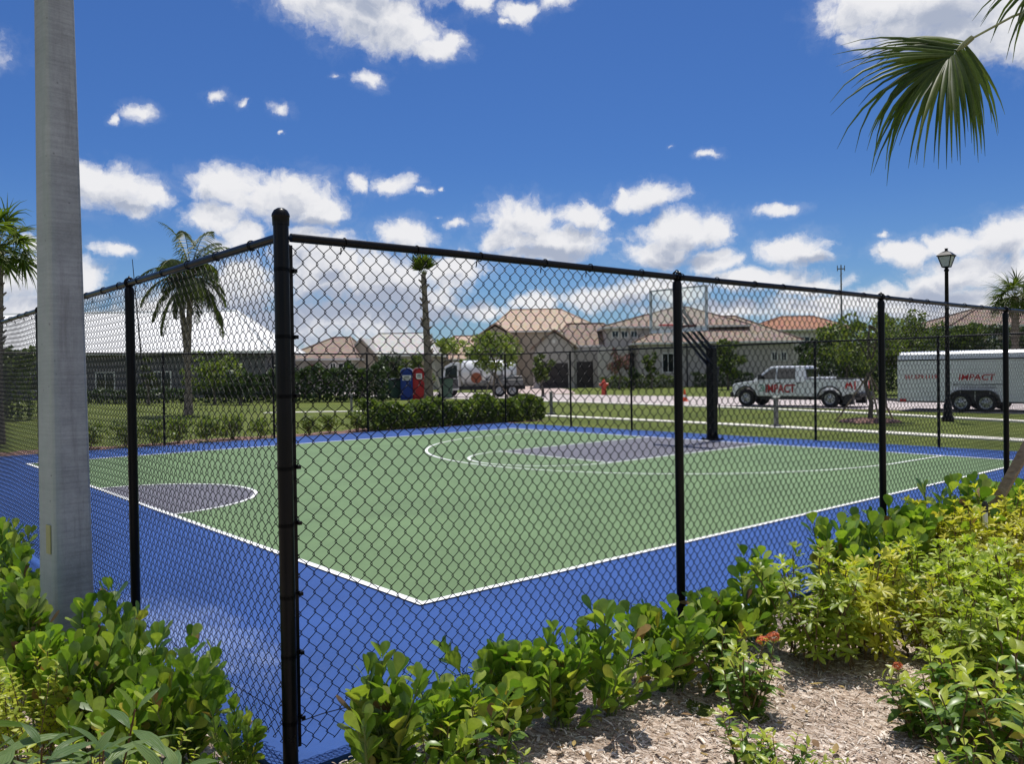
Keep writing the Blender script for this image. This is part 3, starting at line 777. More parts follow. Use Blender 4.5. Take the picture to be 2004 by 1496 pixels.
ELLIP = [(0,.05),(.15,.45),(.38,.95),(.62,.95),(.85,.5),(1,.04)]
LANCE = [(0,.06),(.12,.45),(.32,.92),(.52,1.0),(.75,.72),(.92,.26),(1,.03)]
LEAFLET = [(0,.1),(.35,.6),(.68,1.0),(.9,.65),(1,.1)]
def jit(s=1): return Vector((rnd.gauss(0, s), rnd.gauss(0, s), rnd.gauss(0, s)))
def stem_path(base, tilt, az, L, n=7, lift=.5):
    d = Vector((math.sin(tilt)*math.cos(az), math.sin(tilt)*math.sin(az), math.cos(tilt))); p = Vector(base); out = [p.copy()]
    for i in range(n):
        d = (d + Vector((0, 0, lift/n)) + jit(.05)).normalized(); p = p + d*(L/n); out.append(p.copy())
    return out
def along(P, t):
    x = t*(len(P)-1); i = min(int(x), len(P)-2); return P[i].lerp(P[i+1], x-i), (P[i+1]-P[i]).normalized()

def clusia(nst=13, H=.62, spread=.85):
    o = empty('paddle_leaf_shrub', (0,0,0), 0, 'x', 'shrub'); st = MB(); lb = LB()
    for k in range(nst):
        az = 2*PI*k/nst+rnd.uniform(-.35, .35); tilt = rnd.uniform(.05, spread)*(.35 if k % 4 == 0 else 1); L = H*rnd.uniform(.62, 1.08)
        P = stem_path((rnd.uniform(-.07,.07), rnd.uniform(-.07,.07), -.03), tilt, az, L, 7, .45)
        st.tube(P, [.007*(1-.06*i) for i in range(len(P))], 5)
        npair = rnd.randint(8, 10); ph = rnd.uniform(0, PI)
        for j in range(npair):
            t = .14+.86*(j/(npair-1))**.9; p, d = along(P, min(t, .999)); tip = j == npair-1
            sa = d.cross(Vector((math.cos(ph+j*PI/2), math.sin(ph+j*PI/2), .1))).normalized()
            for sg in (1, -1):
                out = sa*sg; ld_ = (d*(1.2 if tip else rnd.uniform(.7, 1.15)) + out*(.42 if tip else rnd.uniform(.5, .85)) + Vector((0,0,.25)) + jit(.17)).normalized()
                s_ = rnd.uniform(.75, 1.12)*(.85 if tip else 1)*(.75+.35*min(1, t+.2))
                up_ = (d*.8 - out*.35 + jit(.25))
                pet = p + ld_*.012
                lb.leaf(pet, ld_, up_, .126*s_, .074*s_, PADDLE, .12*rnd.uniform(.3, 1.5), rnd.uniform(-.12, .22))
    st.build('stems', MAT['gstem'], o, True); lb.build('leaves', MAT['clusia'], o); return o

def schef(nst=16, H=.72, spread=.6, mat='schef'):
    o = empty('umbrella_leaf_shrub', (0,0,0), 0, 'x', 'shrub'); st = MB(); lb = LB()
    for k in range(nst):
        az = 2*PI*k/nst+rnd.uniform(-.4, .4); tilt = rnd.uniform(.05, spread); L = H*rnd.uniform(.6, 1.0)
        P = stem_path((rnd.uniform(-.16,.16), rnd.uniform(-.16,.16), -.03), tilt, az, L, 7, .35)
        st.tube(P, [.007*(1-.07*i) for i in range(len(P))], 5)
        nw = rnd.randint(9, 12)
        for j in range(nw):
            t = .22+.78*j/(nw-1); p, d = along(P, min(t, .999)); a = j*2.4+rnd.uniform(0, .5); tip = j >= nw-2
            out = Vector((math.cos(a), math.sin(a), rnd.uniform(.15, .7)+(1.0 if tip else 0))).normalized()
            pl = rnd.uniform(.05, .10)*(.6 if tip else 1); c = p+out*pl; st.tube([p, p+out*pl*.5+Vector((0,0,.006)), c], [.0022]*3, 3, cap=False)
            axis = (out*.6+Vector((0,0,.8))+jit(.2)).normalized(); a1 = axis.orthogonal().normalized(); a2 = axis.cross(a1); nl = rnd.randint(6, 8); ph = rnd.uniform(0, 6)
            for q in range(nl):
                w = ph+2*PI*q/nl; rad = a1*math.cos(w)+a2*math.sin(w); ld_ = (rad*(.8 if not tip else .6)+axis*(.30 if not tip else .75)+jit(.1)).normalized(); s_ = rnd.uniform(.7, 1.05)*(.8 if tip else 1)
                lb.leaf(c, ld_, axis+jit(.15), .088*s_, .031*s_, LEAFLET, .3, rnd.uniform(.1, .5))
    st.build('stems', MAT['stem'], o, True); lb.build('leaves', MAT[mat], o); return o

def ixora(nst=10, H=.42, spread=.7, flowers=1, s0=1.0):
    o = empty('ixora_shrub', (0,0,0), 0, 'x', 'shrub'); st = MB(); lb = LB(); tips = []
    for k in range(nst):
        az = 2*PI*k/nst+rnd.uniform(-.4, .4); tilt = rnd.uniform(.05, spread); L = H*rnd.uniform(.65, 1.05)
        P = stem_path((rnd.uniform(-.06,.06), rnd.uniform(-.06,.06), -.03), tilt, az, L, 7, .4); tips.append((P[-1], tilt))
        st.tube(P, [.006*(1-.07*i) for i in range(len(P))], 5); npair = rnd.randint(6, 8)
        for j in range(npair):
            t = .2+.8*j/(npair-1); p, d = along(P, min(t, .999)); tip = j >= npair-1
            sa = d.cross(Vector((math.cos(j*PI/2+az), math.sin(j*PI/2+az), .1))).normalized()
            for sg in (1, -1):
                out = sa*sg; ld_ = (d*(.9 if tip else rnd.uniform(.2, .55))+out+jit(.18)).normalized(); s_ = rnd.uniform(.7, 1.1)*(.8 if tip else 1)*s0
                lb.leaf(p+out*.004, ld_, d-out*.3+jit(.2), .098*s_, .043*s_, ELLIP, .32, rnd.uniform(.05, .4), 1 if (tip or j == npair-2 and rnd.random() < .6) else 0)
    st.build('stems', MAT['stem'], o, True); lb.build('leaves', [MAT['ixora'], MAT['ixtip']], o)
    tips.sort(key=lambda x: -x[0].z)
    for q in range(flowers):
        fb_ = LB(); c = tips[(q*2) % len(tips)][0]+Vector((0,0,.025))
        for i in range(44):
            dv = Vector((rnd.gauss(0,1), rnd.gauss(0,1), abs(rnd.gauss(0,.9))+.1)).normalized(); pc = c+dv*rnd.uniform(.022, .042); a1 = dv.orthogonal().normalized(); a2 = dv.cross(a1)
            for m_ in range(4):
                w = m_*PI/2+i; rad = a1*math.cos(w)+a2*math.sin(w); fb_.leaf(pc, rad+dv*.3, dv, .012, .007, [(0,.3),(.5,1),(1,.2)], 0, .2)
        fb_.build('flower_head', MAT['flower'], o)
    return o

def tibou():
    o = empty('striped_leaf_shrub', (0,0,0), 0, 'x', 'shrub'); st = MB(); lb = LB()
    for k in range(12):
        az = 2*PI*k/12+rnd.uniform(-.4, .4); tilt = rnd.uniform(.1, .5); L = rnd.uniform(.75, 1.02)
        P = stem_path((rnd.uniform(-.05,.05), rnd.uniform(-.05,.05), -.03), tilt, az, L, 9, .3); st.tube(P, [.0055*(1-.06*i) for i in range(len(P))], 6)
        for j in range(12):
            t = .38+.62*j/11; p, d = along(P, min(t, .999)); tip = j == 11
            sa = d.cross(Vector((math.cos(j*PI/2+az), math.sin(j*PI/2+az), .1))).normalized()
            for sg in (1, -1):
                out = sa*sg; ld_ = (d*(1.1 if tip else rnd.uniform(.1, .5))+out+jit(.15)).normalized(); s_ = rnd.uniform(.75, 1.1)*(.65 if tip else 1)
                lb.leaf(p+out*.008, ld_, d+jit(.25), .165*s_, .047*s_, LANCE, .25, rnd.uniform(.15, .6))
    st.build('stems', trunk_mat('brown_twig', (.10, .05, .02), (.25, .14, .06), 30), o, True); lb.build('leaves', MAT['tib'], o); return o

def golden(H=.42):
    o = empty('golden_small_leaf_shrub', (0,0,0), 0, 'x', 'shrub'); st = MB(); lb = LB()
    for k in range(34):
        az = 2*PI*k/34*5+rnd.uniform(-.4, .4); tilt = rnd.uniform(.05, .8); L = H*rnd.uniform(.7, 1.05)
        P = stem_path((rnd.uniform(-.1,.1), rnd.uniform(-.1,.1), -.03), tilt, az, L, 6, .3); st.tube(P, .0025, 3, cap=False)
        for j in range(20):
            t = .3+.7*j/19; p, d = along(P, min(t, .999)); sa = d.cross(Vector((math.cos(j*PI/2+az), math.sin(j*PI/2+az), .1))).normalized()
            for sg in (1, -1):
                out = sa*sg; s_ = rnd.uniform(.7, 1.2); lb.leaf(p, d*.5+out+jit(.25), d+jit(.2), .030*s_, .015*s_, [(0,.1),(.4,1),(.8,.7),(1,.05)], .3, .2)
    st.build('stems', MAT['stem'], o, True); lb.build('leaves', MAT['gold'], o); return o

used = {}
def put(kind, proto, xy, label, group, sc=1.0, rz=None):
    u = used.get(id(proto), False); used[id(proto)] = True
    p = (xy[0], xy[1], -.015)
    return place(proto, u, p, rnd.uniform(0, 6.28) if rz is None else rz, label, group, sc)
CL = [clusia(15, .66, 1.02), clusia(14, .70, .92), clusia(16, .62, 1.1), clusia(11, .68, 1.0)]
gr = 'paddle leaved shrubs along the fence'
for i, (x, y, s, lab) in enumerate([
  (-1.86, -2.44, 1.0, 'glossy paddle leaved shrub just right of the domed fence corner post'),
  (-1.46, -2.38, .78, 'low paddle leaved shrub second along from the domed corner post, tucked behind pale new growth'),
  (-1.05, -2.36, .98, 'tall narrow paddle leaved shrub third along from the domed corner post'),
  (-.42, -2.50, 1.0, 'bushy paddle leaved shrub standing alone on bare mulch with a dark shadow under it'),
  (-.76, -2.44, .82, 'short paddle leaved shrub filling the gap before the one standing on bare mulch'),
  (.10, -2.50, .98, 'paddle leaved shrub at the foot of the first line post past the corner'),
  (.66, -2.46, .92, 'paddle leaved shrub between that first line post and the yellow shrubs'),
  (1.22, -2.36, 1.02, 'paddle leaved shrub pressed against the left edge of the big yellow shrub'),
  (2.35, -2.36, 1.0, 'dark paddle leaved shrub rising behind the front yellow shrub by the fence'),
  (3.05, -2.34, 1.1, 'dark paddle leaved shrub left of the second line post past the corner'),
  (3.75, -2.33, 1.12, 'dark paddle leaved shrub at the foot of the second line post'),
  (4.45, -2.36, 1.18, 'dark tall paddle leaved shrub just past the second line post'),
  (5.25, -2.34, 1.05, 'dark paddle leaved shrub behind the back yellow shrubs'),
  (6.1, -2.34, 1.12, 'paddle leaved shrub beside the little white irrigation riser'),
  (7.1, -2.34, 1.0, 'farthest paddle leaved shrub by the wooden palm brace')]):
    put('c', CL[i % 4], (x, y), lab, gr, (s*1.06, s*1.06, s*(.86 if x < 1.5 else 1)))
for i, (x, y, s, lab) in enumerate([
  (-2.46, 4.0, 0.89, 'farthest paddle leaved shrub behind the concrete pole at the slanted fence'),
  (-2.51, 3.2, 0.96, 'paddle leaved shrub at the picture edge left of the concrete pole, rear one'),
  (-2.61, 2.4, 1.00, 'paddle leaved shrub at the picture edge left of the concrete pole, front one'),
  (-2.91, 1.65, 0.98, 'paddle leaved shrub at the far left, in front of the pole base'),
  (-2.48, 1.35, 0.89, 'paddle leaved shrub directly behind the concrete pole'),
  (-2.86, .75, 0.93, 'paddle leaved shrub hiding the left corner of the concrete pole base'),
  (-2.48, -.10, 0.89, 'paddle leaved shrub hiding the right corner of the concrete pole base'),
  (-2.84, .10, 0.89, 'paddle leaved shrub in front of the concrete pole base'),
  (-2.48, -.62, 0.85, 'paddle leaved shrub under the first line post of the slanted fence'),
  (-2.86, -.50, 0.89, 'paddle leaved shrub above the striped leaves, with a brown dry head'),
  (-2.44, -1.05, 0.82, 'paddle leaved shrub with one upright leaf pair poking up against the painted court glare'),
  (-2.78, -1.02, 0.85, 'paddle leaved shrub in the middle of the left planting'),
  (-2.44, -1.48, 0.85, 'paddle leaved shrub left of the domed corner post, close to the mesh'),
  (-2.68, -1.55, 0.78, 'paddle leaved shrub with yellowish leaves at the bottom edge left of the corner post'),
  (-2.34, -1.88, 0.55, 'small paddle leaved shrub touching the foot of the domed corner post'),
  (-3.31, .9, 0.93, 'paddle leaved shrub at the left picture edge behind the golden shrub')]):
    put('c', CL[(i+1) % 4], (x, y), lab, gr, s)
SC = [schef(17, .74, .6), schef(16, .72, .62, 'schef2'), schef(17, .70, .65)]
gr = 'yellow green umbrella leaved shrubs'
for i, (px, d, s, k, lab) in enumerate([
  (1612, 5.35, 1.02, 1, 'big bright green umbrella leaved shrub at the front left of the yellow planting'),
  (1700, 5.5, 1.05, 0, 'yellow umbrella leaved shrub joined to the front green one'),
  (1790, 6.1, .92, 1, 'low green umbrella leaved shrub in the middle of the yellow planting'),
  (1850, 7.7, 1.0, 0, 'yellow umbrella leaved shrub at the back, left of the irrigation riser'),
  (1905, 7.4, 1.0, 2, 'yellow umbrella leaved shrub at the back, in front of the wooden brace foot'),
  (1985, 7.9, 1.1, 0, 'yellow umbrella leaved shrub at the back by the right picture edge'),
  (1900, 6.2, .9, 1, 'green umbrella leaved shrub in the middle row near the right edge'),
  (1990, 6.3, 1.0, 2, 'yellow umbrella leaved shrub in the middle row at the right picture edge'),
  (1830, 5.4, .82, 2, 'yellowish umbrella leaved shrub low in the front row'),
  (1925, 5.3, .95, 1, 'green umbrella leaved shrub in the front row, right part'),
  (1880, 4.75, .80, 1, 'green umbrella leaved shrub above the single orange flower head'),
  (1985, 4.9, .92, 1, 'green umbrella leaved shrub between the tall ixora and the right picture edge'),
  (2020, 5.2, 1.05, 1, 'green umbrella leaved shrub cut off by the right picture edge')]):
    g = ground(px, d); put('s', SC[k], (g.x, g.y), lab, gr, s)
IX = [ixora(11, .42, .7, 2), ixora(10, .40, .75, 0), ixora(9, .46, .6, 1, 1.1)]
gr = 'ixora shrubs in the mulch'
for px, d, s, k, lab in [
  (1835, 4.4, 1.05, 1, 'leafy ixora shrub just right of the single orange flower head'),
  (1925, 4.25, 1.15, 1, 'broad ixora shrub between the tall ixora and the bottom right corner'),
  (1465, 4.62, 1.0, 0, 'ixora shrub with two orange flower heads standing in the open mulch'),
  (1425, 4.95, .95, 1, 'pale tipped ixora shrub behind the flowering one'),
  (1455, 3.95, .72, 1, 'low dark ixora shrub in front of the flowering one'),
  (1530, 3.80, .62, 1, 'small ixora at the bottom edge between two patches of mulch'),
  (1620, 3.72, .50, 1, 'lowest ixora sprig at the bottom edge, showing only its pale tips'),
  (945, 3.88, .95, 1, 'yellow tipped ixora shrub among the paddle leaves, bottom centre'),
  (850, 3.75, .8, 1, 'short ixora between two paddle leaved shrubs near the corner post'),
  (1000, 3.65, .62, 1, 'low ixora at the bottom edge beside the bare mulch'),
  (1790, 4.30, .8, 2, 'ixora shrub with a single orange flower head near the bottom right'),
  (1880, 4.05, 1.1, 1, 'tall leafy ixora shrub at the bottom right'),
  (1965, 4.55, 1.4, 1, 'largest ixora shrub by the right picture edge'),
  (1985, 3.85, 1.15, 1, 'ixora shrub in the bottom right corner'),
  (1900, 3.6, .8, 1, 'short ixora at the bottom edge near the right corner')]:
    g = ground(px, d); put('i', IX[k], (g.x, g.y), lab, gr, s)
TB = tibou()
for px, d, s, lab in [(30, 2.25, 1.08, 'long striped leaved shrub nearest the camera in the bottom left corner'), (165, 2.35, .95, 'shorter long striped leaved shrub beside the nearest one')]:
    g = ground(px, d); put('t', TB, (g.x, g.y), lab, 'striped leaved shrubs', s)
GD = golden()
for px, d, s, lab in [(45, 4.2, 1.35, 'golden tiny leaved shrub at the left picture edge behind the striped leaves'), (150, 3.2, 1.3, 'golden tiny leaved shrub under the striped leaves'), (270, 3.2, 1.0, 'small golden tiny leaved shrub at the bottom edge')]:
    g = ground(px, d); put('g', GD, (g.x, g.y), lab, 'golden tiny leaved shrubs', s)

# mulch chips lying on the bed
N = 26000
X = rng.uniform(-3.6, 3.2, N); Y = rng.uniform(-4.6, -2.02, N)
ok = (X > -3.2); X, Y = X[ok], Y[ok]; N = len(X)
a = rng.uniform(0, 2*PI, N); big = np.where(rng.uniform(0, 1, N) < .05, 2.1, 1.0); Lc = rng.uniform(.010, .045, N)*big; Wc = rng.uniform(.0025, .009, N)*big; tl = rng.normal(0, .28, N); Z = lump(X, Y)+.006+rng.uniform(0, .010, N)
dx, dy = np.cos(a), np.sin(a); rl_ = rng.normal(0, .5, N)
P = np.stack([X, Y, Z], 1); Dv = np.stack([dx*np.cos(tl), dy*np.cos(tl), np.sin(tl)], 1)*Lc[:,None]/2; Sv = np.stack([-dy*np.cos(rl_), dx*np.cos(rl_), np.sin(rl_)], 1)*Wc[:,None]/2
V = np.stack([P-Dv-Sv, P-Dv+Sv*.6, P+Sv+[0,0,.004], P+Dv+Sv*.5, P+Dv-Sv, P-Sv+[0,0,.004]], 1).reshape(-1, 3)
I = np.arange(N)[:,None]*6; F = np.concatenate([I+[0,1,2,5], I+[5,2,3,4]])
MAT['chip'] = leafmat('wood_chip', ((.20, .14, .09), (.42, .33, .25), (.62, .54, .45), (.72, .66, .58), (.30, .20, .14)), .85, 0, .2)
tag(np_mesh('mulch_chips', V, F, MAT['chip']), kind='stuff')

fl = LB()
for k in range(150):
    x, y = rnd.uniform(-1.6, 2.6), rnd.uniform(-4.4, -2.2); a = rnd.uniform(0, 6.28); s_ = rnd.uniform(.45, 1.0)
    fl.leaf(Vector((x, y, float(lump(x, y))+.022)), Vector((math.cos(a), math.sin(a), rnd.uniform(-.1, .25))), Vector((rnd.gauss(0,.3), rnd.gauss(0,.3), 1)), .085*s_, .040*s_, ELLIP, .3, rnd.uniform(-.4, .4))
tag(fl.build('fallen_leaves', leafmat('dry_fallen_leaf', ((.16, .09, .045), (.30, .20, .10), (.38, .28, .10), (.22, .13, .06)), .7, .1, .2)), kind='stuff')

# ------------------------------------------------------------------ palms
def fan_leaf(lb, H, a, n, Ls=1.05, nseg=56, spread=1.9, droop=.5, wid=.034, seg=6, mi=0, asym=0, costa=.18):
    a = a.normalized(); n = (n-a*n.dot(a)).normalized(); side = n.cross(a)
    ph1, ph2 = rnd.uniform(0, 6), rnd.uniform(0, 6)
    for k in range(nseg):
        if rnd.random() < .08: continue
        th = -spread+2*spread*k/(nseg-1)+rnd.gauss(0, .045); d = a*math.cos(th)+side*math.sin(th)+n*(.10*math.cos(th*2)+rnd.gauss(0, .05))
        d.normalize(); L = Ls*(1-.28*abs(th/spread)**1.6)*rnd.uniform(.74, 1.08); p = H+a*(costa*Ls*max(0, math.cos(th)))*.8; pts = [p.copy()]; dr = droop*rnd.uniform(.5, 1.7)*(1+.45*math.sin(th*5+ph1)); d = (d+n*.16*math.sin(th*4+ph2)).normalized()
        for i in range(seg):
            t = (i+1)/seg; d = (d+Vector((0,0,-dr*(1+asym*th)*t**1.5*.8))).normalized(); p = p+d*(L/seg); pts.append(p.copy())
        sd = n.cross(d) if n.cross(d).length > .1 else side
        ws = [wid*w for w in ([.35,.9,1.0,.85,.55,.28,.06] if seg == 6 else [.4,1.0,.8,.4,.06][:seg+1])]
        lb.blade(pts, a.cross(n) if abs(math.sin(th)) < .3 else n.cross((pts[1]-pts[0]).normalized()), ws, .55, mi)
def fan_palm(name, loc, h, label, fr=15, pet=.9, Ls=.9, trunk=.19, group=None, nseg=26, specials=(), crown_h=None, lean=(0,0), wid=.05, squash=1.0, taper=0, upright=0):
    o = empty('fan_palm' if name is None else name, loc, 0, label, 'palm tree', group)
    tr = MB(); n = 26; P = []; r_ = []
    for i in range(n+1):
        t = i/n; P.append((lean[0]*t*t, lean[1]*t*t, -.05+h*t)); r_.append(trunk*(1.25-.35*min(1, t*5)-taper*t)*(1+.09*(i % 2))*(1+rnd.uniform(-.05, .05)))
    tr.tube(P, r_, 12)
    for i in range(int(h*9)):                         # old leaf bases
        z = h*rnd.uniform(.15, .99)**.8; a_ = i*2.4; c = Vector((lean[0]*(z/h)**2, lean[1]*(z/h)**2, z)); d = Vector((math.cos(a_), math.sin(a_), .9)).normalized()
        q = c+Vector((math.cos(a_), math.sin(a_), 0))*trunk*(.85-taper*z/h); tr.tube([q, q+d*.16*trunk/.19], [.045*trunk/.19, .022*trunk/.19], 4)
    tr.build('trunk', MAT['palmbark'], o, True)
    top = Vector((lean[0], lean[1], h)); lb = LB(); pm = MB()
    for k in range(fr):
        az_ = k*2.39996+rnd.uniform(-.2, .2); el_ = R(80-105*(k/fr)**.9)*squash+(1-squash)*R(62+14*upright); d = Vector((math.cos(el_)*math.cos(az_), math.cos(el_)*math.sin(az_), math.sin(el_)))
        p = top+Vector((0,0,-.1)); pts = [p.copy()]; dd = d.copy(); pl = pet*rnd.uniform(.8, 1.15)
        for i in range(5): dd = (dd+Vector((0,0,-.09*(1-upright)))).normalized(); p = p+dd*pl/5; pts.append(p.copy())
        pm.tube(pts, [.022,.018,.015,.013,.012,.012], 5, cap=False)
        fan_leaf(lb, p, (dd+Vector((0,0,-.35+upright*.7))).normalized(), (Vector((0,0,1)) if not upright else dd.cross(Vector((dd.y,-dd.x,.1))))+jit(.25), Ls*rnd.uniform(.85, 1.1), nseg, 1.95-upright*.9, .42-.30*upright, wid, 4)
    for C0, H, a, nrm, L2, ns, sp, dr, wd, asy in specials:
        Hl = H-Vector(loc); C1 = C0-Vector(loc); mid = C1.lerp(Hl, .5)+Vector((0,0,.12))
        pm.tube([C1, C1.lerp(mid, .5)+Vector((0,0,.05)), mid, mid.lerp(Hl, .5)+Vector((0,0,.03)), Hl], [.02,.016,.013,.011,.010], 6)
        fan_leaf(lb, Hl, a, nrm, L2, ns, sp, dr, wd, 6, 0, asy, .30)
        # pale hastula at the head of the stalk
        pm.tube([Hl-a.normalized()*.03, Hl+a.normalized()*.07, Hl+a.normalized()*.15], [.024, .026, .008], 6, mi=0)
    pm.build('leaf_stalks', MAT['frondstalk'], o, True); lb.build('crown', MAT['frond'], o); return o
MAT['frondstalk'] = simple('pale_frond_stalk', (.20, .21, .08), .55, 0, .4, .15, 9)
pc = at(2185, -10, 7.3); pbase = (pc.x+.05, pc.y-.1, 0)
def im(dx, dy, dz=0): return RT*dx - UP*dy + FW*dz     # picture right / down / away
top = Vector((pbase[0], pbase[1], pc.z))
spec = [
  (top, at(1897, 78, 6.75), im(-.72, .62, -.12), im(-.25, -.45, -1.0), 1.14, 72, 1.42, .62, .038, .30),
  (top, at(2085, -95, 6.9), im(-.40, .88, -.2), im(-.2, -.4, -1.0), .92, 40, 1.3, .5, .036, 0),
  (top, at(2260, 150, 6.6), im(.5, .8, -.3), im(0, -.4, -1.0), 1.0, 40, 1.5, .5, .036, 0),
  (top, at(2200, -280, 7.0), im(.1, -.9, .1), im(0, -.2, -1.0), 1.0, 40, 1.6, .4, .036, 0),
  (top, at(2420, -120, 7.4), im(.9, .2, .3), im(0, -.6, -1.0), 1.0, 40, 1.6, .5, .036, 0),
  (top, at(2330, -200, 8.3), im(.6, -.4, .8), im(0, -.8, -.6), 1.0, 40, 1.6, .5, .036, 0),
  (top, at(2150, -220, 8.6), im(-.1, -.3, 1), im(0, -1, 0), 1.0, 40, 1.6, .6, .036, 0)]
fan_palm('fan_palm', pbase, pc.z, 'fan palm whose drooping backlit frond hangs in from the top right corner', 0, .9, 1.0, .17, None, 40, spec)
# timber brace of that palm
bf = ground(1884, 8.2); bt = Vector((pbase[0], pbase[1], 2.8)).lerp(bf, .06)
o = empty('palm_brace', (bf.x, bf.y, 0), 0, 'weathered timber brace leaning up to the palm at the right picture edge', 'brace')
dv = Vector((bt.x-bf.x, bt.y-bf.y, 2.65)); m = MB(); m.tube([(0,0,-.05), tuple(dv*.5+Vector((0,0,-.01))), tuple(dv)], .058, 4, tw=PI/4); m.build('timber', MAT['wood'], o)
g = ground(1929, 7.5); o = empty('irrigation_riser', (g.x, g.y, 0), 0, 'thin white irrigation riser with black cap standing in the yellow shrubs', 'pipe')
m = MB(); m.tube([(0,0,-.05), (0,0,.58)], .022, 10); m.build('pipe', MAT['whiteplastic'], o, True)
m = MB(); m.tube([(0,0,.58), (0,0,.66)], .027, 10); m.tube([(0,0,.66), (0,0,.675)], .016, 10); m.build('cap', MAT['darkmetal'], o, True)
# ------------------------------------------------------------------ background houses
class House:
    def __init__(s, pxc, d, label, rot=0, name='house'):
        s.px, s.d = pxc, d; s.o = empty(name, ground(pxc, d), VROT+rot, label, 'house' if name == 'house' else 'building', 'houses beyond the road')
    def X(s, px): return (px-s.px)*s.d/FPX
    def Z(s, px, py): return at(px, py, s.d).z
    def wall(s, x0, x1, y0, y1, z1, mat='wallgrey'):
        m = MB(); m.box(x0, x1, y0, y1, -.3, z1); return m.build('wall', MAT[mat], s.o)
    def gable_wall(s, x0, x1, y0, y1, z1, zp, mat):
        m = MB(); m.prism([(x0,-.3),(x1,-.3),(x1,z1),((x0+x1)/2,zp),(x0,z1)], y0, y1); return m.build('wall', MAT[mat], s.o)
    def hip(s, x0, x1, y0, y1, ze, rp, mat, oh=.6):
        dd = s.d+(y0+y1)/2; xo = (s.px-1002)*s.d/FPX; xa, xb = [(p-1002)*dd/FPX-xo for p in rp[:2]]; zr = at((rp[0]+rp[1])/2, rp[2], dd).z
        x0 -= oh; x1 += oh; y0 -= oh; y1 += oh; ym = (y0+y1)/2; t = .22; m = MB()
        if xb-xa < .3: xa = xb = (xa+xb)/2; xb += .15; xa -= .15
        m.add([(x0,y0,ze),(x1,y0,ze),(x1,y1,ze),(x0,y1,ze),(xa,ym,zr),(xb,ym,zr)], [(0,1,5,4),(1,2,5),(2,3,4,5),(3,0,4)])
        m.add([(x0,y0,ze-.003),(x1,y0,ze-.003),(x1,y1,ze-.003),(x0,y1,ze-.003),(x0,y0,ze-t),(x1,y0,ze-t),(x1,y1,ze-t),(x0,y1,ze-t)], [(4,7,6,5),(0,4,5,1),(1,5,6,2),(2,6,7,3),(3,7,4,0)], 1)
        for A, B in (((x0,y0,ze),(xa,ym,zr)),((x1,y0,ze),(xb,ym,zr)),((x1,y1,ze),(xb,ym,zr)),((x0,y1,ze),(xa,ym,zr)),((xa,ym,zr),(xb,ym,zr))):
            m.tube([(A[0],A[1],A[2]+.02),(B[0],B[1],B[2]+.02)], .11, 6)
        return m.build('roof', [MAT[mat], MAT['trim']], s.o)
    def gable_roof(s, x0, x1, y0, y1, ze, zp, mat, oh=.45):
        xm = (x0+x1)/2; k = (zp-ze)/(xm-x0); x0 -= oh; x1 += oh; ze -= oh*k; t = .2; m = MB()
        m.prism([(x0,ze),(xm,zp),(x1,ze),(x1,ze+t),(xm,zp+t*1.2),(x0,ze+t)], y0-oh, y1); return m.build('roof', MAT[mat], s.o)
    def window(s, x0, x1, z0, z1, y=0, fr=.12):
        m = MB(); m.box(x0-fr, x1+fr, y-.06, y-.004, z0-fr, z0); m.box(x0-fr, x1+fr, y-.06, y-.004, z1, z1+fr); m.box(x0-fr, x0, y-.06, y-.004, z0, z1); m.box(x1, x1+fr, y-.06, y-.004, z0, z1)
        m.box((x0+x1)/2-.03, (x0+x1)/2+.03, y-.05, y-.004, z0, z1)
        w = m.build('window', MAT['trim'], s.o); m = MB(); m.box(x0+.002, x1-.002, y-.022, y-.003, z0+.002, z1-.002); m.build('pane', MAT['glass'], w)
    def door(s, name, x0, x1, z0, z1, y=0, mat='door', rows=4):
        m = MB(); m.box(x0, x1, y-.05, y-.004, z0, z1)
        for i in range(1, rows): zz_ = z0+(z1-z0)*i/rows; m.box(x0+.05, x1-.05, y-.07, y-.051, zz_-.05, zz_+.03)
        return m.build(name, MAT[mat], s.o)

# long white roofed building far left
h = House(250, 78, 'long building with a bright white hipped roof over dark shaded walls', name='building')
X, Z = h.X, h.Z
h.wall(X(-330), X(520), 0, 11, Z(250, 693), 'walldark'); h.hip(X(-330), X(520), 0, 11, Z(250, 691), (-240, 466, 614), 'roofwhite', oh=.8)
for a in (-180, -60, 60, 190, 300, 420): h.window(X(a), X(a+34), .9, 2.4)
# brown roofed house with a pale lower roof
h = House(620, 92, 'single storey grey house with a brown tile roof behind the dark hedge')
X, Z = h.X, h.Z
h.wall(X(575), X(690), 0, 12, Z(640, 704), 'wallgrey'); h.hip(X(560), X(692), 0, 12, Z(640, 702), (655, 688, 661), 'roofbrown')
h.window(X(648), X(657), Z(650, 735), Z(650, 712)); h.window(X(664), X(682), Z(670, 735), Z(670, 712))
m = MB(); m.box(X(606), X(630), -.25, -.01, Z(620, 725), Z(620, 714)); m.build('awning', simple('red_brick_veneer', (.32, .13, .09), .8), h.o)
# pale grey roofed house
h = House(760, 98, 'grey house with a broad pale grey roof and a small front gable')
X, Z = h.X, h.Z
h.wall(X(690), X(850), 0, 14, Z(760, 697), 'wallgrey'); h.hip(X(690), X(850), 0, 14, Z(760, 695), (745, 836, 653), 'roofgrey')
h.gable_wall(X(690), X(740), -2.0, -.01, Z(700, 694), Z(715, 668), 'wallbeige'); h.gable_roof(X(690), X(740), -2.0, 5, Z(700, 694), Z(715, 666), 'roofgrey')
h.window(X(700), X(712), 1.0, 2.6, -2.0)
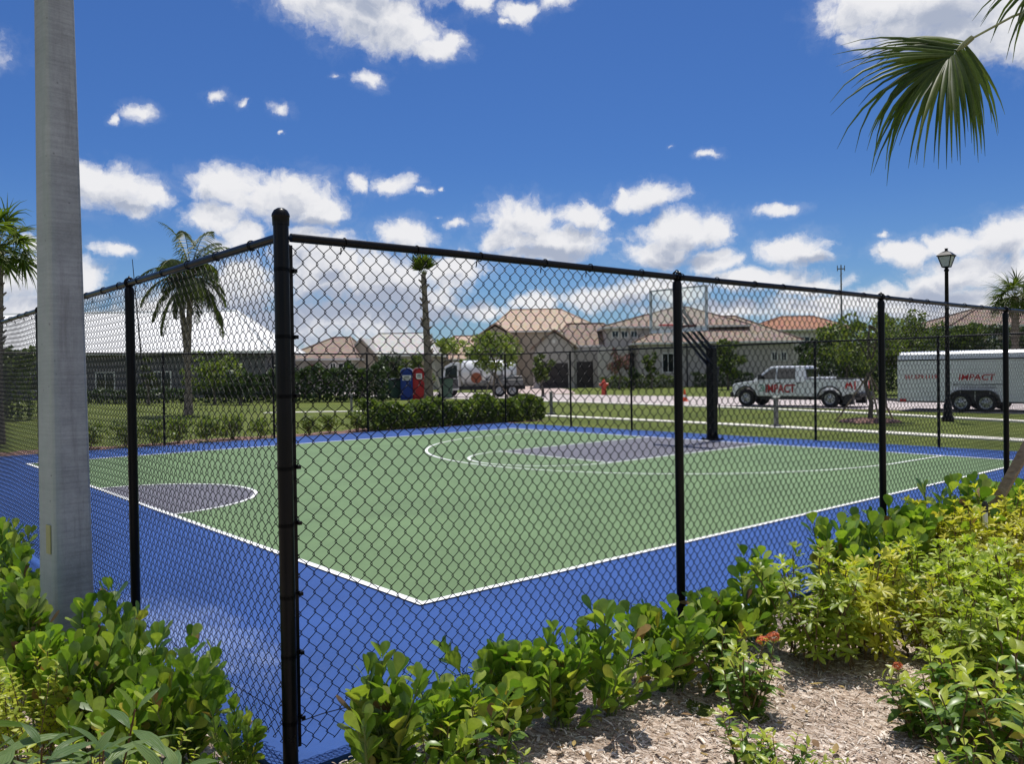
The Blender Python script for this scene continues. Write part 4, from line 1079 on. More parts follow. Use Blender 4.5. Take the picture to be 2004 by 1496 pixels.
# tan two storey house
h = House(1010, 112, 'tall tan roofed two storey house behind the young staked tree')
X, Z = h.X, h.Z
h.wall(X(838), X(1000), 0, 14, Z(900, 705), 'wallbeige'); h.hip(X(836), X(1000), 0, 14, Z(900, 703), (890, 960, 658), 'rooftan')
h.wall(X(975), X(1172), 2, 16, Z(1060, 647), 'wallbeige'); h.hip(X(962), X(1178), 2, 16, Z(1060, 646), (1003, 1098, 606), 'rooftan')
h.gable_wall(X(930), X(1012), -1, 2, Z(970, 664), Z(970, 640), 'wallbeige'); h.gable_roof(X(930), X(1012), -1, 4, Z(970, 664), Z(970, 636), 'rooftan')
h.window(X(960), X(985), Z(970, 700), Z(970, 675), -1); h.window(X(1075), X(1100), Z(1080, 672), Z(1080, 656), 2)
# garage house
h = House(1120, 96, 'grey gabled garage house with two dark doors and a brown tile roof')
X, Z = h.X, h.Z
zg = Z(1085, 683)
h.gable_wall(X(1048), X(1124), 0, 9, Z(1085, 678), Z(1085, 651), 'wallgrey'); h.gable_roof(X(1048), X(1124), 0, 7, Z(1085, 678), Z(1085, 648), 'roofbrown')
h.wall(X(1124.3), X(1215), .6, 10, Z(1170, 680), 'wallgrey'); h.hip(X(1085), X(1222), 1.5, 10, Z(1170, 675), (1112, 1183, 634), 'roofbrown', oh=.4)
h.door('garage_door', X(1058), X(1112), 0, Z(1085, 711)); h.door('garage_door', X(1130), X(1162), 0, Z(1145, 708), .6)
m = MB(); m.box(X(1082), X(1088), -.06, -.005, Z(1085, 672), Z(1085, 665)); m.build('gable_vent', MAT['trim'], h.o)
# big house on the right
h = House(1390, 92, 'large grey house with stacked brown hip roofs and three small arched upper windows')
X, Z = h.X, h.Z
h.wall(X(1195), X(1415), 3.0, 15, Z(1300, 637), 'wallgrey'); h.hip(X(1197), X(1470), 3.0, 15, Z(1300, 636), (1322, 1348, 602), 'roofbrown', oh=.7)
h.wall(X(1252), X(1553), 0, 13, Z(1400, 672), 'wallgrey'); h.hip(X(1250), X(1558), 0, 13, Z(1400, 669), (1350, 1440, 620), 'roofbrown', oh=.75)
for c in (1212, 1231, 1250):
    x = X(c); z0, z1 = Z(c, 658), Z(c, 646)
    h.window(x-.32, x+.32, z0, z1, 3.0, .1)
    m = MB(); m.prism([(x+.42*math.cos(a), z1+.12+.30*math.sin(a)) for a in np.linspace(0, PI, 9)], 2.94, 2.996); m.build('arch_trim', MAT['trim'], h.o)
h.window(X(1298), X(1318), Z(1310, 728), Z(1310, 693)); h.window(X(1512), X(1521), Z(1515, 705), Z(1515, 690)); h.window(X(1530), X(1539), Z(1535, 705), Z(1535, 690))
h.door('front_door', X(1234), X(1250), 0, Z(1240, 690), 2.99, 'door', 1)
m = MB(); m.tube([(X(1345), -.08, 0), (X(1345), -.08, Z(1345, 672))], .07, 6); m.build('downpipe', MAT['darkmetal'], h.o)
m = MB(); m.box(X(1175), X(1236), 2.2, 2.9, 0, Z(1200, 678)); m.build('wall', MAT['wallwhite'], h.o)
# orange roofed house
h = House(1560, 120, 'house with an orange tile roof showing between the big brown roof and the trees')
X, Z = h.X, h.Z
h.wall(X(1490), X(1660), 0, 12, Z(1560, 648), 'wallwhite'); h.hip(X(1480), X(1668), 0, 12, Z(1560, 645), (1530, 1592, 620), 'rooforange')
h.window(X(1565), X(1585), Z(1570, 680), Z(1570, 660))
# house behind the right hand trees
h = House(1930, 74, 'brownish house half hidden by the trees above the trailer')
X, Z = h.X, h.Z
h.wall(X(1872), X(2060), 0, 10, Z(1930, 640), 'wallbeige'); h.hip(X(1868), X(2060), 0, 10, Z(1930, 637), (1912, 1985, 604), 'roofbrown')
h.window(X(1885), X(1900), Z(1890, 668), Z(1890, 650)); h.window(X(1935), X(1950), Z(1940, 668), Z(1940, 650))

# ------------------------------------------------------------------ leafy trees, hedges
MAT['hedgeleaf'] = leafmat('hedge_leaf', ((.075, .125, .018), (.115, .18, .025), (.18, .25, .04), (.27, .32, .06)), .45, .36)
def leafcloud(C, Rd, n, size, flat=.7):
    C = np.asarray(C, float); k = len(C); idx = np.repeat(np.arange(k), n); m = len(idx)
    u = rng.normal(size=(m, 3)); u /= np.linalg.norm(u, axis=1)[:,None]; r = np.asarray(Rd)[idx]*rng.uniform(.25, 1, m)**.5
    P = C[idx]+u*r[:,None]*np.array([1, 1, flat])
    d = rng.normal(size=(m, 3))+u*.8+np.array([0, 0, -.25]); d /= np.linalg.norm(d, axis=1)[:,None]
    s = np.cross(d, rng.normal(size=(m, 3))); s /= np.linalg.norm(s, axis=1)[:,None]; L = size*rng.uniform(.6, 1.3, m)
    a = d*L[:,None]/2; w = s*(L*.27)[:,None]
    V = np.stack([P-a, P-w+a*.05, P+a, P+w+a*.05], 1).reshape(-1, 3); F = np.arange(m*4).reshape(-1, 4); return V, F
def tree(name, loc, H, cw, ch, label, leaf='tree', clumps=34, n=60, size=.2, bare=.35, group='trees beyond the court', cat='tree', clr=.26, trunk=.09, dense=False):
    o = empty(name, loc, rnd.uniform(0, 6.28), label, cat, group); m = MB(); zc = H-ch/2; C = []; Rd = []
    tp = [Vector((rnd.uniform(-.08,.08)*i, rnd.uniform(-.08,.08)*i, -.05+(zc+ch*.2)*i/5)) for i in range(6)]; tp[0] = Vector((0,0,-.05))
    m.tube(tp, [trunk*(1.2-.16*i) for i in range(6)], 8)
    for k in range(clumps):
        u = Vector((rnd.gauss(0,1), rnd.gauss(0,1), rnd.gauss(0,1))).normalized(); r = rnd.uniform(.45 if not dense else .3, 1)
        c = Vector((u.x*cw/2*r*.88, u.y*cw/2*r*.88, zc+u.z*ch/2*r*.88)); rad = cw*clr*rnd.uniform(.55, 1.1)*.5; C.append(c); Rd.append(rad)
        if k % 3 == 0:
            s_ = tp[rnd.randint(2, 5)]; mid = s_.lerp(c, .5)+Vector((0,0,-.1*cw*.3)); m.tube([s_, mid, c], [trunk*.45, trunk*.28, trunk*.1], 5, cap=False)
    m.build('trunk', MAT['bark'], o, True); V, F = leafcloud(C, Rd, n, size); np_mesh('crown', V, F, MAT[leaf], o); return o
def hedge(name, loc, rz, Lx, Wy, H, label, leaf='tree', n=3500, size=.10, cat='hedge', group=None, z0=0, wav=.08):
    o = empty(name, loc, rz, label, cat, group); x = rng.uniform(0, Lx, n); 
    f = rng.uniform(0, 1, n); ph = rng.uniform(0, 6)
    top = H*(1+wav*np.sin(x*2.6+ph)+wav*.7*np.sin(x*6.1+2*ph)+wav*.5*np.sin(x*11+ph))
    y = np.where(f < .45, -Wy/2*(1+.18*np.sin(x*5+ph)), np.where(f < .60, Wy/2, rng.uniform(-Wy/2, Wy/2, n)))
    z = np.where(f < .60, z0+rng.uniform(0.03, .97, n)*(top-z0), top*rng.uniform(.88, 1.0, n))
    y = y*np.sqrt(np.clip(1.15-(z/top)**3*.6, 0, 1))+rng.normal(0, .07*Wy, n)
    V, F = leafcloud(np.stack([x, y, z], 1), np.full(n, size*.4), 1, size); np_mesh('foliage', V, F, MAT[leaf], o)
    m = MB()
    for xx in np.arange(.25, Lx, .5): m.tube([(xx, 0, -.03), (xx+rnd.uniform(-.1,.1), rnd.uniform(-.1,.1), H*.85)], .018, 5, cap=False)
    m.tube([(.2, 0, .06), (Lx-.2, 0, .06)], .02, 5)
    m.build('stems', MAT['bark'], o); return o
# clipped hedge outside the far fence
hedge('hedge', (10.75, 19.25, 0), 0, 8.0, .95, .85, 'clipped green hedge behind the far fence below the two toilet booths', 'hedgeleaf', 21000, .13, wav=.13)
SB = None
def small_shrub():
    o = empty('round_shrub', (0,0,0), 0, 'x', 'shrub', 'small round shrubs along the far fence'); C = [Vector((rnd.gauss(0,.16), rnd.gauss(0,.16), .12+rnd.random()*.30)) for _ in range(16)]
    V, F = leafcloud(C, [.13]*16, 34, .075); np_mesh('foliage', V, F, MAT['tree2'], o); m = MB()
    for k in range(5): m.tube([(0,0,-.03), (math.cos(k*1.3)*.14, math.sin(k*1.3)*.14, .3)], .009, 4)
    m.build('stems', MAT['stem'], o); return o
SB = small_shrub()
words = ['small round shrub next to the end of the clipped hedge', 'small round shrub second from the end of the clipped hedge', 'small round shrub third from the end of the clipped hedge', 'small round shrub just right of the domed corner post, seen through the mesh',
 'small round shrub just left of the domed corner post', 'small round shrub by the far fence, second left of the domed corner post', 'small round shrub by the far fence, third left of the domed corner post', 'small round shrub by the far fence below the feather palm trunk',
 'small round shrub by the far fence, right of the first line post', 'small round shrub by the far fence, left of the first line post', 'small round shrub by the far fence next to the concrete pole']
for i, wd in enumerate(words): put('r', SB, (10.3-.82*i+rnd.uniform(-.1,.1), 19.05+rnd.uniform(-.15,.15)), wd, 'small round shrubs along the far fence', rnd.uniform(1.25, 1.65))
# dark hedges further off
def far_hedge(px0, px1, d, H, W, label, leaf, n, size, group='hedges in the distance', wav=.1):
    a, c = ground(px0, d), ground(px1, d); hedge('hedge', a, math.atan2(c.y-a.y, c.x-a.x), (c-a).length, W, H, label, leaf, n, size, 'hedge', group, 0, wav)
far_hedge(545, 760, 60, 2.35, 1.8, 'tall dark hedge beyond the lawn, left of the two toilet booths', 'dtree', 5200, .30)
far_hedge(395, 548, 62, 2.0, 1.8, 'dark hedge in front of the right end of the white roofed building', 'dtree', 2600, .30)
far_hedge(150, 390, 63, 1.0, 1.4, 'low dark hedge under the windows of the white roofed building', 'dtree', 2600, .26)
far_hedge(-320, 80, 40, 3.3, 1.6, 'tall olive hedge at the left picture edge beyond the fence', 'tree', 9000, .24)
far_hedge(1175, 1330, 88, 1.2, 1.6, 'low green hedge in front of the large house', 'tree', 3000, .25)
far_hedge(1355, 1470, 89, 1.5, 1.4, 'dark low hedge under the wall of the large house', 'dtree', 2200, .28)
far_hedge(1555, 1760, 66, 2.3, 2.0, 'dark hedge behind the bed of the white pickup', 'dtree', 4200, .32)
g = ground(1702, 29.3)
tree('young_tree', g, 4.1, 3.7, 2.3, 'young staked tree in front of the pickup and trailer, seen through the near fence', 'tree2', 36, 50, .16, trunk=.075, clr=.23)
def stakes(g, hgt, rad, label, n=3, w=.035):
    for k in range(n):
        a = VROT+PI*2*k/n+.4; o = empty('tree_stake', (g.x+math.cos(a)*rad, g.y+math.sin(a)*rad, 0), a, label[k], 'stake', 'tree support stakes')
        m = MB(); m.tube([(0,0,-.05), (-rad+.08, 0, hgt)], w, 4, tw=PI/4); m.build('timber', MAT['wood'], o)
stakes(g, 1.55, 1.15, ['leaning stake on the right of the young tree by the trailer', 'leaning stake on the far side of the young tree by the trailer', 'leaning stake on the left of the young tree by the trailer'])
m = MB(); m.lathe([(1.05, -.03), (.95, .03), (.5, .09), (0, .12)], 24); r_ = m.build('mulch_ring', MAT['redmulch'], None, True, loc=(g.x, g.y, 0)); tag(r_, 'ring of reddish mulch round the young staked tree', 'mulch ring')
g2 = ground(968, 60)
tree('young_tree', g2, 5.2, 4.9, 3.5, 'young light green tree in front of the white tanker truck', 'tree2', 46, 55, .26, trunk=.09, clr=.25)
stakes(g2, 1.9, 1.1, ['stake right of the young tree by the tanker', 'stake behind the young tree by the tanker', 'stake left of the young tree by the tanker'])
for px, d, H, cw, ch, lf, lab, cl, nn in [
  (1425, 78, 4.9, 4.2, 4.2, 'tree', 'round green tree standing against the large house beside the hoop pole', 40, 70),
  (1655, 60, 5.6, 5.5, 4.8, 'tree', 'broad green tree behind the cab of the white pickup', 46, 90),
  (1765, 56, 5.9, 5.8, 5.2, 'tree', 'tall green tree above the front end of the white trailer', 46, 95),
  (1835, 60, 5.4, 5.0, 5.0, 'tree', 'dense tree just left of the street lamp', 48, 110),
  (1900, 58, 5.2, 4.4, 4.8, 'tree', 'bushy green tree above the middle of the trailer', 44, 95),
  (1990, 55, 5.4, 4.6, 5.0, 'dtree', 'dark tree above the rear of the trailer at the right picture edge', 44, 90),
  (1590, 74, 4.7, 4.0, 4.2, 'dtree', 'dark tree at the right corner of the large house', 40, 80),
  (762, 84, 4.6, 5.0, 4.4, 'dtree', 'dark bushy tree behind the blue and red booths', 40, 80),
  (815, 80, 3.9, 4.0, 3.7, 'tree', 'bushy tree behind the palm with the thin crown', 36, 70),
  (882, 78, 5.4, 3.8, 2.0, 'tree2', 'slim light tree left of the tan house', 24, 50),
  (930, 84, 5.0, 3.5, 3.4, 'tree2', 'light tree in front of the tan gable', 30, 55),
  (1062, 64, 3.6, 2.0, 2.8, 'tree', 'small tree beside the garage doors', 26, 50),
  (1212, 84, 4.6, 2.6, 3.6, 'pink', 'pink blossoming small tree by the large house entrance', 26, 50),
  (1275, 85, 4.2, 2.2, 3.6, 'tree', 'slim tree against the front wall of the large house', 26, 50),
  (420, 58, 4.0, 4.6, 3.4, 'tree2', 'light sprawling tree in front of the white roof, right of the feather palm', 30, 45),
  (290, 60, 4.0, 1.5, 3.6, 'tree', 'thin sapling in front of the white roof, left of the feather palm', 14, 34),
  (470, 56, 2.3, 2.6, 2.2, 'dtree', 'dark bush beside the feather palm', 30, 60)]:
    tree('broadleaf_tree', ground(px, d), H, cw, ch, lab, lf, cl, nn, .30 if d > 50 else .2, trunk=.10, dense=True, clr=.30)
tree('columnar_shrub', ground(1240, 80), 2.9, 1.15, 2.6, 'narrow black green columnar shrub by the house entrance', 'dtree', 22, 90, .2, cat='shrub', group=None, dense=True, clr=.5)
# treeline closing the horizon
C = []; Rd = []
for k in range(420):
    a = YAW+R(rnd.uniform(-75, 75)); d = rnd.uniform(170, 260); hh = rnd.uniform(1, 5.5); C.append((CAM.x+d*math.cos(a), CAM.y+d*math.sin(a), hh)); Rd.append(rnd.uniform(3, 6))
V, F = leafcloud(C, Rd, 60, 1.5); tag(np_mesh('treeline', V, F, MAT['tree']), kind='stuff')

# background palms
fan_palm('fan_palm', ground(-4, 25), 5.95, 'fan palm with a shaggy crown at the left picture edge behind the concrete pole', 26, .75, 1.0, .17, 'palms beyond the court', 28, (), None, (.12, 0), .06)
fan_palm('fan_palm', ground(840, 38), 6.5, 'slender palm with a small tied up tuft for a crown', 14, .3, .80, .23, 'palms beyond the court', 24, (), None, (-.2, 0), .07, .35, .45, 1)
fan_palm('fan_palm', ground(371, 44), 7.5, 'fan palm whose small crown shows above the slanted top rail', 9, .5, .8, .15, 'palms beyond the court', 24, (), None, (-.5, .1), .06, .8)
fan_palm('fan_palm', ground(1988, 46), 5.7, 'fan palm rising over the trees at the right picture edge', 30, .8, 1.2, .2, 'palms beyond the court', 24, (), None, (0, 0), .06)
o = empty('palm_brace', ground(862, 37.6), VROT, 'pale timber brace leaning on the palm with the tied up crown', 'brace')
m = MB(); m.tube([(.35, 0, -.05), (-.32, .1, 2.3)], .07, 4, tw=PI/4); m.build('timber', simple('pale_timber', (.50, .44, .36), .8), o)
def feather_palm(loc, h, label, n=28, L=3.2):
    o = empty('feather_palm', loc, 0, label, 'palm tree', 'palms beyond the court'); m = MB(); k = 22
    m.tube([(.25*(i/k)**2, -.1*(i/k), -.05+h*i/k) for i in range(k+1)], [.17*(1.3-.5*min(1, i/5))*(1+.05*(i % 2)) for i in range(k+1)], 10); m.build('trunk', MAT['palmbark'], o, True)
    lb = LB(); rc = MB(); top = Vector((.25, -.1, h-.1))
    for f in range(n):
        az_ = f*2.4; el_ = R(84-112*f/n); d = Vector((math.cos(el_)*math.cos(az_), math.cos(el_)*math.sin(az_), math.sin(el_))); p = top.copy(); pts = [p.copy()]; LL = L*rnd.uniform(.6, 1.15); d = (d+jit(.12)).normalized()
        for i in range(12): d = (d+Vector((0,0,-.13-.012*i))).normalized(); p = p+d*LL/12; pts.append(p.copy())
        rc.tube(pts, [.035*(1-.075*i) for i in range(13)], 5, cap=False)
        for j in range(34):
            t = .14+.86*j/33; q, tt = along(pts, min(t, .999)); sd = tt.cross(Vector((0,0,1))).normalized(); ll = .85*math.sin(PI*min(1, .18+t*.85))**.7
            for sg in (1, -1):
                dd = (sd*sg+tt*.7+Vector((0,0,rnd.uniform(-.3,.35)))).normalized(); a = [q.copy()]; x = q.copy()
                for i in range(3): dd = (dd+Vector((0,0,-.42))).normalized(); x = x+dd*ll/3; a.append(x.copy())
                lb.blade(a, tt.cross(dd) if tt.cross(dd).length > .1 else sd, [.05,.075,.05,.01], .3)
    rc.build('frond_ribs', MAT['frondstalk'], o, True); lb.build('crown', MAT['frond2'], o); return o
feather_palm(ground(368, 42), 6.9, 'feather palm with drooping fronds in front of the white roof')

# ------------------------------------------------------------------ street things
g = ground(1855, 28.9); o = empty('street_lamp', g, VROT, 'black street lamp with a glass lantern head beside the trailer', 'street lamp')
Hl = zz(1857, 524, 28.9); Ht = zz(1857, 487, 28.9)
m = MB(); m.lathe([(.20,-.05),(.20,.10),(.15,.16),(.13,.55),(.10,.62),(.085,.7),(.075,1.6),(.06,Hl-.15),(.09,Hl-.1),(.05,Hl-.03),(.10,Hl)], 16); m.build('pole', MAT['black'], o, True)
m = MB(); m.lathe([(.34,Hl+.38),(.36,Hl+.41),(.20,Hl+.52),(.06,Hl+.58),(.05,Hl+.63),(.075,Hl+.66),(.03,Ht),(0,Ht)], 4); hd = m.build('lantern_roof', MAT['black'], o)
m = MB(); m.lathe([(.15,Hl+.02),(.285,Hl+.37)], 4); ln = m.build('lantern_glass', MAT['cage'], o)
m = MB(); m.lathe([(.0,Hl),(.17,Hl),(.17,Hl+.03),(0,Hl+.03)], 4)
for a in range(4): m.tube([(.16*math.cos(a*PI/2), .16*math.sin(a*PI/2), Hl+.02), (.30*math.cos(a*PI/2), .30*math.sin(a*PI/2), Hl+.38)], .017, 5)
m.build('lantern_frame', MAT['black'], o)
def post_sign(px, d, H, label, cap):
    o = empty('utility_post', ground(px, d), VROT+.2, label, 'post', 'short grey posts in the grass'); m = MB(); m.box(-.06, .06, -.06, .06, -.05, H, bev=.008); m.box(-.16, .16, -.16, .16, -.03, .03); m.build('post', MAT['greymetal'], o)
    m = MB(); m.box(-.10, .10, -.095, .095, H+.001, H+.05, bev=.01); m.build('cap', MAT['whiteplastic' if cap else 'greymetal'], o)
post_sign(1519, 27.4, .93, 'short grey post with a white cap in the grass before the pickup door', True)
post_sign(1079, 37.6, .95, 'short grey post in the grass at the end of the clipped hedge', False)
post_sign(688, 43.4, .85, 'short grey post on the lawn in front of the dark hedge', False)
g = ground(1182, 66); o = empty('fire_hydrant', g, VROT, 'red orange fire hydrant on the lawn across the road', 'hydrant')
m = MB(); m.lathe([(.24,-.03),(.24,.06),(.19,.08),(.19,.62),(.25,.64),(.25,.72),(.20,.74),(.19,.95),(.14,1.10),(.06,1.17),(.06,1.25),(0,1.26)], 14)
m.build('barrel', MAT['hydrant'], o, True)
m = MB(); m.tube([(-.36,0,.83),(.36,0,.83)], .11, 10); m.tube([(0,-.36,.78),(0,0,.78)], .14, 10); m.build('nozzles', MAT['hydrant'], o, True)
g = ground(1340, 50); o = empty('traffic_cone', g, .4, 'orange traffic cone on the pale road', 'traffic cone')
m = MB(); m.box(-.22, .22, -.22, .22, 0, .04, bev=.01); m.build('base', MAT['orange'], o)
m = MB(); m.lathe([(.165,.041),(.12,.24)], 16); m.lathe([(.085,.40),(.035,.70),(.03,.71),(0,.71)], 16); c_ = m.build('cone', MAT['orange'], o, True)
m = MB(); m.lathe([(.1205,.24),(.0855,.40)], 16); m.build('band', MAT['whiteplastic'], c_, True)
# distant mast and rod
o = empty('antenna_mast', ground(1648, 300), VROT, 'thin grey antenna mast far beyond the houses', 'mast'); m = MB(); Hm = zz(1648, 519, 300)
m.tube([(0,0,0),(0,0,Hm)], [.45,.22], 6); m.box(-1.4, 1.4, -.1, .1, Hm-1.6, Hm-1.2); m.tube([(-1.3,0,Hm-2.2),(-1.3,0,Hm-.2)], .16, 4); m.tube([(1.3,0,Hm-2.2),(1.3,0,Hm-.2)], .16, 4)
for z in np.linspace(4, Hm-4, 9): m.tube([(-.5,0,z),(.5,0,z+1)], .08, 4)
m.build('mast', MAT['greymetal'], o)
o = empty('antenna_rod', ground(275, 70), VROT, 'thin leaning rod rising behind the slanted fence rail', 'rod'); m = MB(); m.tube([(.4,0,0),(-.45,0,zz(263,508,70))], [.09,.03], 5); m.build('rod', MAT['darkmetal'], o)

# portable toilets
def booth(px, d, mat, label, sign):
    o = empty('portable_toilet', ground(px, d), VROT+.10, label, 'portable toilet', 'portable toilets'); m = MB(); w_ = .47
    m.box(-w_, w_, -.5, .5, .08, 1.98, bev=.05); m.box(-w_-.02, w_+.02, -.52, .52, -.03, .10)
    for k in range(5): x = -.36+.18*k; m.box(x-.03, x+.03, -.515, -.50, .2, 1.2)
    m.build('cabin', MAT[mat], o)
    m = MB(); m.prism([(w_*1.02*math.cos(a), 1.96+.42*math.sin(a)**.8) for a in np.linspace(0, PI, 15)], -.46, .52); m.build('roof', MAT['whiteplastic'], o)
    m = MB(); m.prism([(w_*.98*math.cos(a), 1.97+.36*math.sin(a)**.8) for a in np.linspace(0, PI, 15)], -.53, -.461); m.box(-.34, .34, -.535, -.505, .15, 1.92, bev=.01); dr = m.build('door', MAT[mat], o)
    m = MB(); sx, s0, s1 = sign; m.box(-sx, sx, -.548, -.536, s0, s1); m.build('notice', MAT['whiteplastic'], dr)
    m = MB(); m.box(-sx*.7, sx*.7, -.553, -.549, s0+(s1-s0)*.25, s0+(s1-s0)*.42); m.box(-sx*.6, sx*.6, -.553, -.549, s0+(s1-s0)*.55, s0+(s1-s0)*.8); m.build('notice_print', MAT['greymetal'], dr)
    m = MB(); m.box(.22, .30, -.56, -.536, 1.0, 1.12); m.build('latch', MAT['darkmetal'], dr)
booth(797, 62, 'bluebooth', 'blue portable toilet with a wide white notice on its door', (.32, 1.42, 1.80))
booth(821, 62, 'redbooth', 'red portable toilet with a small square notice on its door', (.22, 1.50, 1.92))
def bin_(px, d, s, label):
    o = empty('wheeled_bin', ground(px, d), VROT+.5, label, 'bin', 'green wheeled bins'); m = MB()
    m.add([(-.28,-.30,.06),(.28,-.30,.06),(.28,.26,.06),(-.28,.26,.06),(-.34,-.38,1.15),(.34,-.38,1.15),(.34,.34,1.15),(-.34,.34,1.15)], [(0,3,2,1),(4,5,6,7),(0,1,5,4),(1,2,6,5),(2,3,7,6),(3,0,4,7)]); m.build('tub', MAT['bin'], o)
    m = MB(); m.prism([(-.36,1.155),(.36,1.155),(.36,1.19),(0,1.27),(-.36,1.19)], -.42, .40); m.build('lid', MAT['darkmetal'], o)
    for sx in (-1, 1): m = MB(); m.tube([(sx*.31,.26,.13),(sx*.38,.26,.13)], .13, 12); m.build('wheel', MAT['rubber'], o)
    o.scale = (s,)*3
bin_(772, 62.5, 1.25, 'green wheeled bin beside the blue toilet booth'); bin_(756, 63, 1.2, 'green wheeled bin second from the blue toilet booth'); bin_(872, 63, 1.3, 'green wheeled bin right of the braced palm')

# ------------------------------------------------------------------ vehicles
def wheel(parent, x, y, r, w_, side, spokes=8, rimr=.62):
    Mx = Matrix.Translation((x, y, r)) @ Matrix.Rotation(-PI/2*side, 4, 'X')
    m = MB(); m.lathe([(r*rimr,-w_/2),(r*.93,-w_/2),(r,-w_/2+.04),(r,w_/2-.04),(r*.93,w_/2),(r*rimr,w_/2),(r*rimr,-w_/2)], 26, mat=Mx); t = m.build('wheel', MAT['rubber'], parent, True)
    m = MB(); m.lathe([(r*rimr-.002,-w_/2+.02),(r*rimr-.002,w_/2-.01),(r*rimr*.9,w_/2-.02),(r*rimr*.86,w_/2-.07),(r*.22,w_/2-.05),(r*.20,w_/2-.01),(r*.1,w_/2+.005),(0,w_/2+.005)], 26, mat=Mx)
    m.build('rim', MAT['chrome'], t, True); m = MB()
    for k in range(spokes):
        a = 2*PI*k/spokes; m.box(r*.30, r*rimr*.78, -.022, .022, w_/2-.055, w_/2-.05, mat=Mx @ Matrix.Rotation(a+.2, 4, 'Z'))
    m.build('rim_slot', MAT['darkmetal'], t); return t
def arch(cx, r, z0, n=12, rev=False):
    a = [(cx+r*math.cos(t), .42+r*math.sin(t)) for t in np.linspace(PI, 0, n)]; a = [(x, max(z, z0)) for x, z in a]; return a if not rev else a[::-1]
tr = empty('pickup_truck', (33.92, 16.60, -.005), R(96.6), 'white crew cab pickup truck with red IMPACT lettering parked on the road', 'pickup truck')
WF, WR = 2.17, -2.13; zb = .52
side_f = [(-.93,zb)] + arch(WF, .55, zb)[0:] + [(2.84,zb),(2.92,.62),(2.94,1.02),(2.84,1.15),(2.2,1.25),(1.78,1.30),(-.93,1.33)]
m = MB(); m.prism(side_f, -.96, .96); body = m.build('body', MAT['white'], tr)
bv = body.modifiers.new('soft_edges', 'BEVEL'); bv.width = .05; bv.segments = 3; bv.limit_method = 'ANGLE'; bv.angle_limit = R(40)
m = MB(); side_r = [(-.955,zb)] + [(-1.3,zb)] ; 
pr = [(-3.28,.72),(-3.28,1.33),(-.955,1.33),(-.955,zb)] + [(x, z) for x, z in arch(WR, .55, zb)[::-1]] + [(-2.9,zb+.1)]
m.prism(pr, .86, .965); m.prism(pr, -.965, -.86); m.box(-3.24, -.96, -.858, .858, .62, .74); m.box(-3.29, -3.22, -.858, .858, .70, 1.31); m.box(-1.03, -.957, -.858, .858, .742, 1.31)
bed = m.build('cargo_bed', MAT['white'], tr); bv = bed.modifiers.new('soft_edges', 'BEVEL'); bv.width = .02; bv.segments = 2; bv.limit_method = 'ANGLE'
m = MB(); m.box(-3.26, -.98, .85, .97, 1.332, 1.37, bev=.01); m.box(-3.26, -.98, -.97, -.85, 1.332, 1.37, bev=.01); m.build('rail_cap', MAT['ink'], bed)
m = MB(); m.box(-1.75, -1.06, -.84, .84, .78, 1.46, bev=.03); m.build('tool_box', MAT['white'], bed)
# cab upper
zt, zt0 = 2.02, 1.325; yb, yt = .945, .74
bot = [(-.92, zt0), (1.80, zt0)]; P8 = [(-.92,-yb,zt0),(1.82,-yb*.96,zt0-.03),(1.82,yb*.96,zt0-.03),(-.92,yb,zt0),(-.80,-yt,zt-.03),(.95,-yt,zt-.03),(.95,yt,zt-.03),(-.80,yt,zt-.03),(-.62,-yt*.8,zt),(.70,-yt*.8,zt),(.70,yt*.8,zt),(-.62,yt*.8,zt)]
m = MB(); m.add(P8, [(0,1,5,4),(1,2,6,5),(2,3,7,6),(3,0,4,7),(4,5,9,8),(5,6,10,9),(6,7,11,10),(7,4,8,11),(8,9,10,11),(0,3,2,1)]); cab = m.build('cab', MAT['white'], tr)
bv = cab.modifiers.new('soft_edges', 'BEVEL'); bv.width = .05; bv.segments = 3; bv.limit_method = 'ANGLE'; bv.angle_limit = R(25)
def ys(z): return yb+(yt-yb)*(z-zt0)/(zt-.03-zt0)
def sidewin(nm, pts, sg):
    m = MB(); V = [(x, sg*(ys(z)+.006), z) for x, z in pts]+[(x, sg*(ys(z)-.03), z) for x, z in pts]; k = len(pts)
    m.add(V, [tuple(range(k)), tuple(range(2*k-1, k-1, -1))]+[(i, k+i, k+(i+1) % k, (i+1) % k) for i in range(k)]); m.build(nm, MAT['glass'], cab)
for sg in (1, -1):
    sidewin('side_window', [(.62,1.37),(1.52,1.37),(1.40,1.48),(.86,1.88),(.62,1.90)], sg); sidewin('side_window', [(-.42,1.37),(.52,1.37),(.52,1.90),(-.38,1.90)], sg)
m = MB(); m.add([(1.71,-.80,1.375),(1.71,.80,1.375),(1.06,.68,1.90),(1.06,-.68,1.90),(1.735,-.80,1.375),(1.735,.80,1.375),(1.085,.68,1.905),(1.085,-.68,1.905)], [(0,1,2,3),(4,7,6,5),(0,4,5,1),(1,5,6,2),(2,6,7,3),(3,7,4,0)]); m.build('windshield', MAT['glass'], cab)
m = MB(); m.box(-.93, -.86, -.66, .66, 1.40, 1.86, mat=Matrix.Translation((.0,0,0))); m.build('rear_window', MAT['glass'], cab)
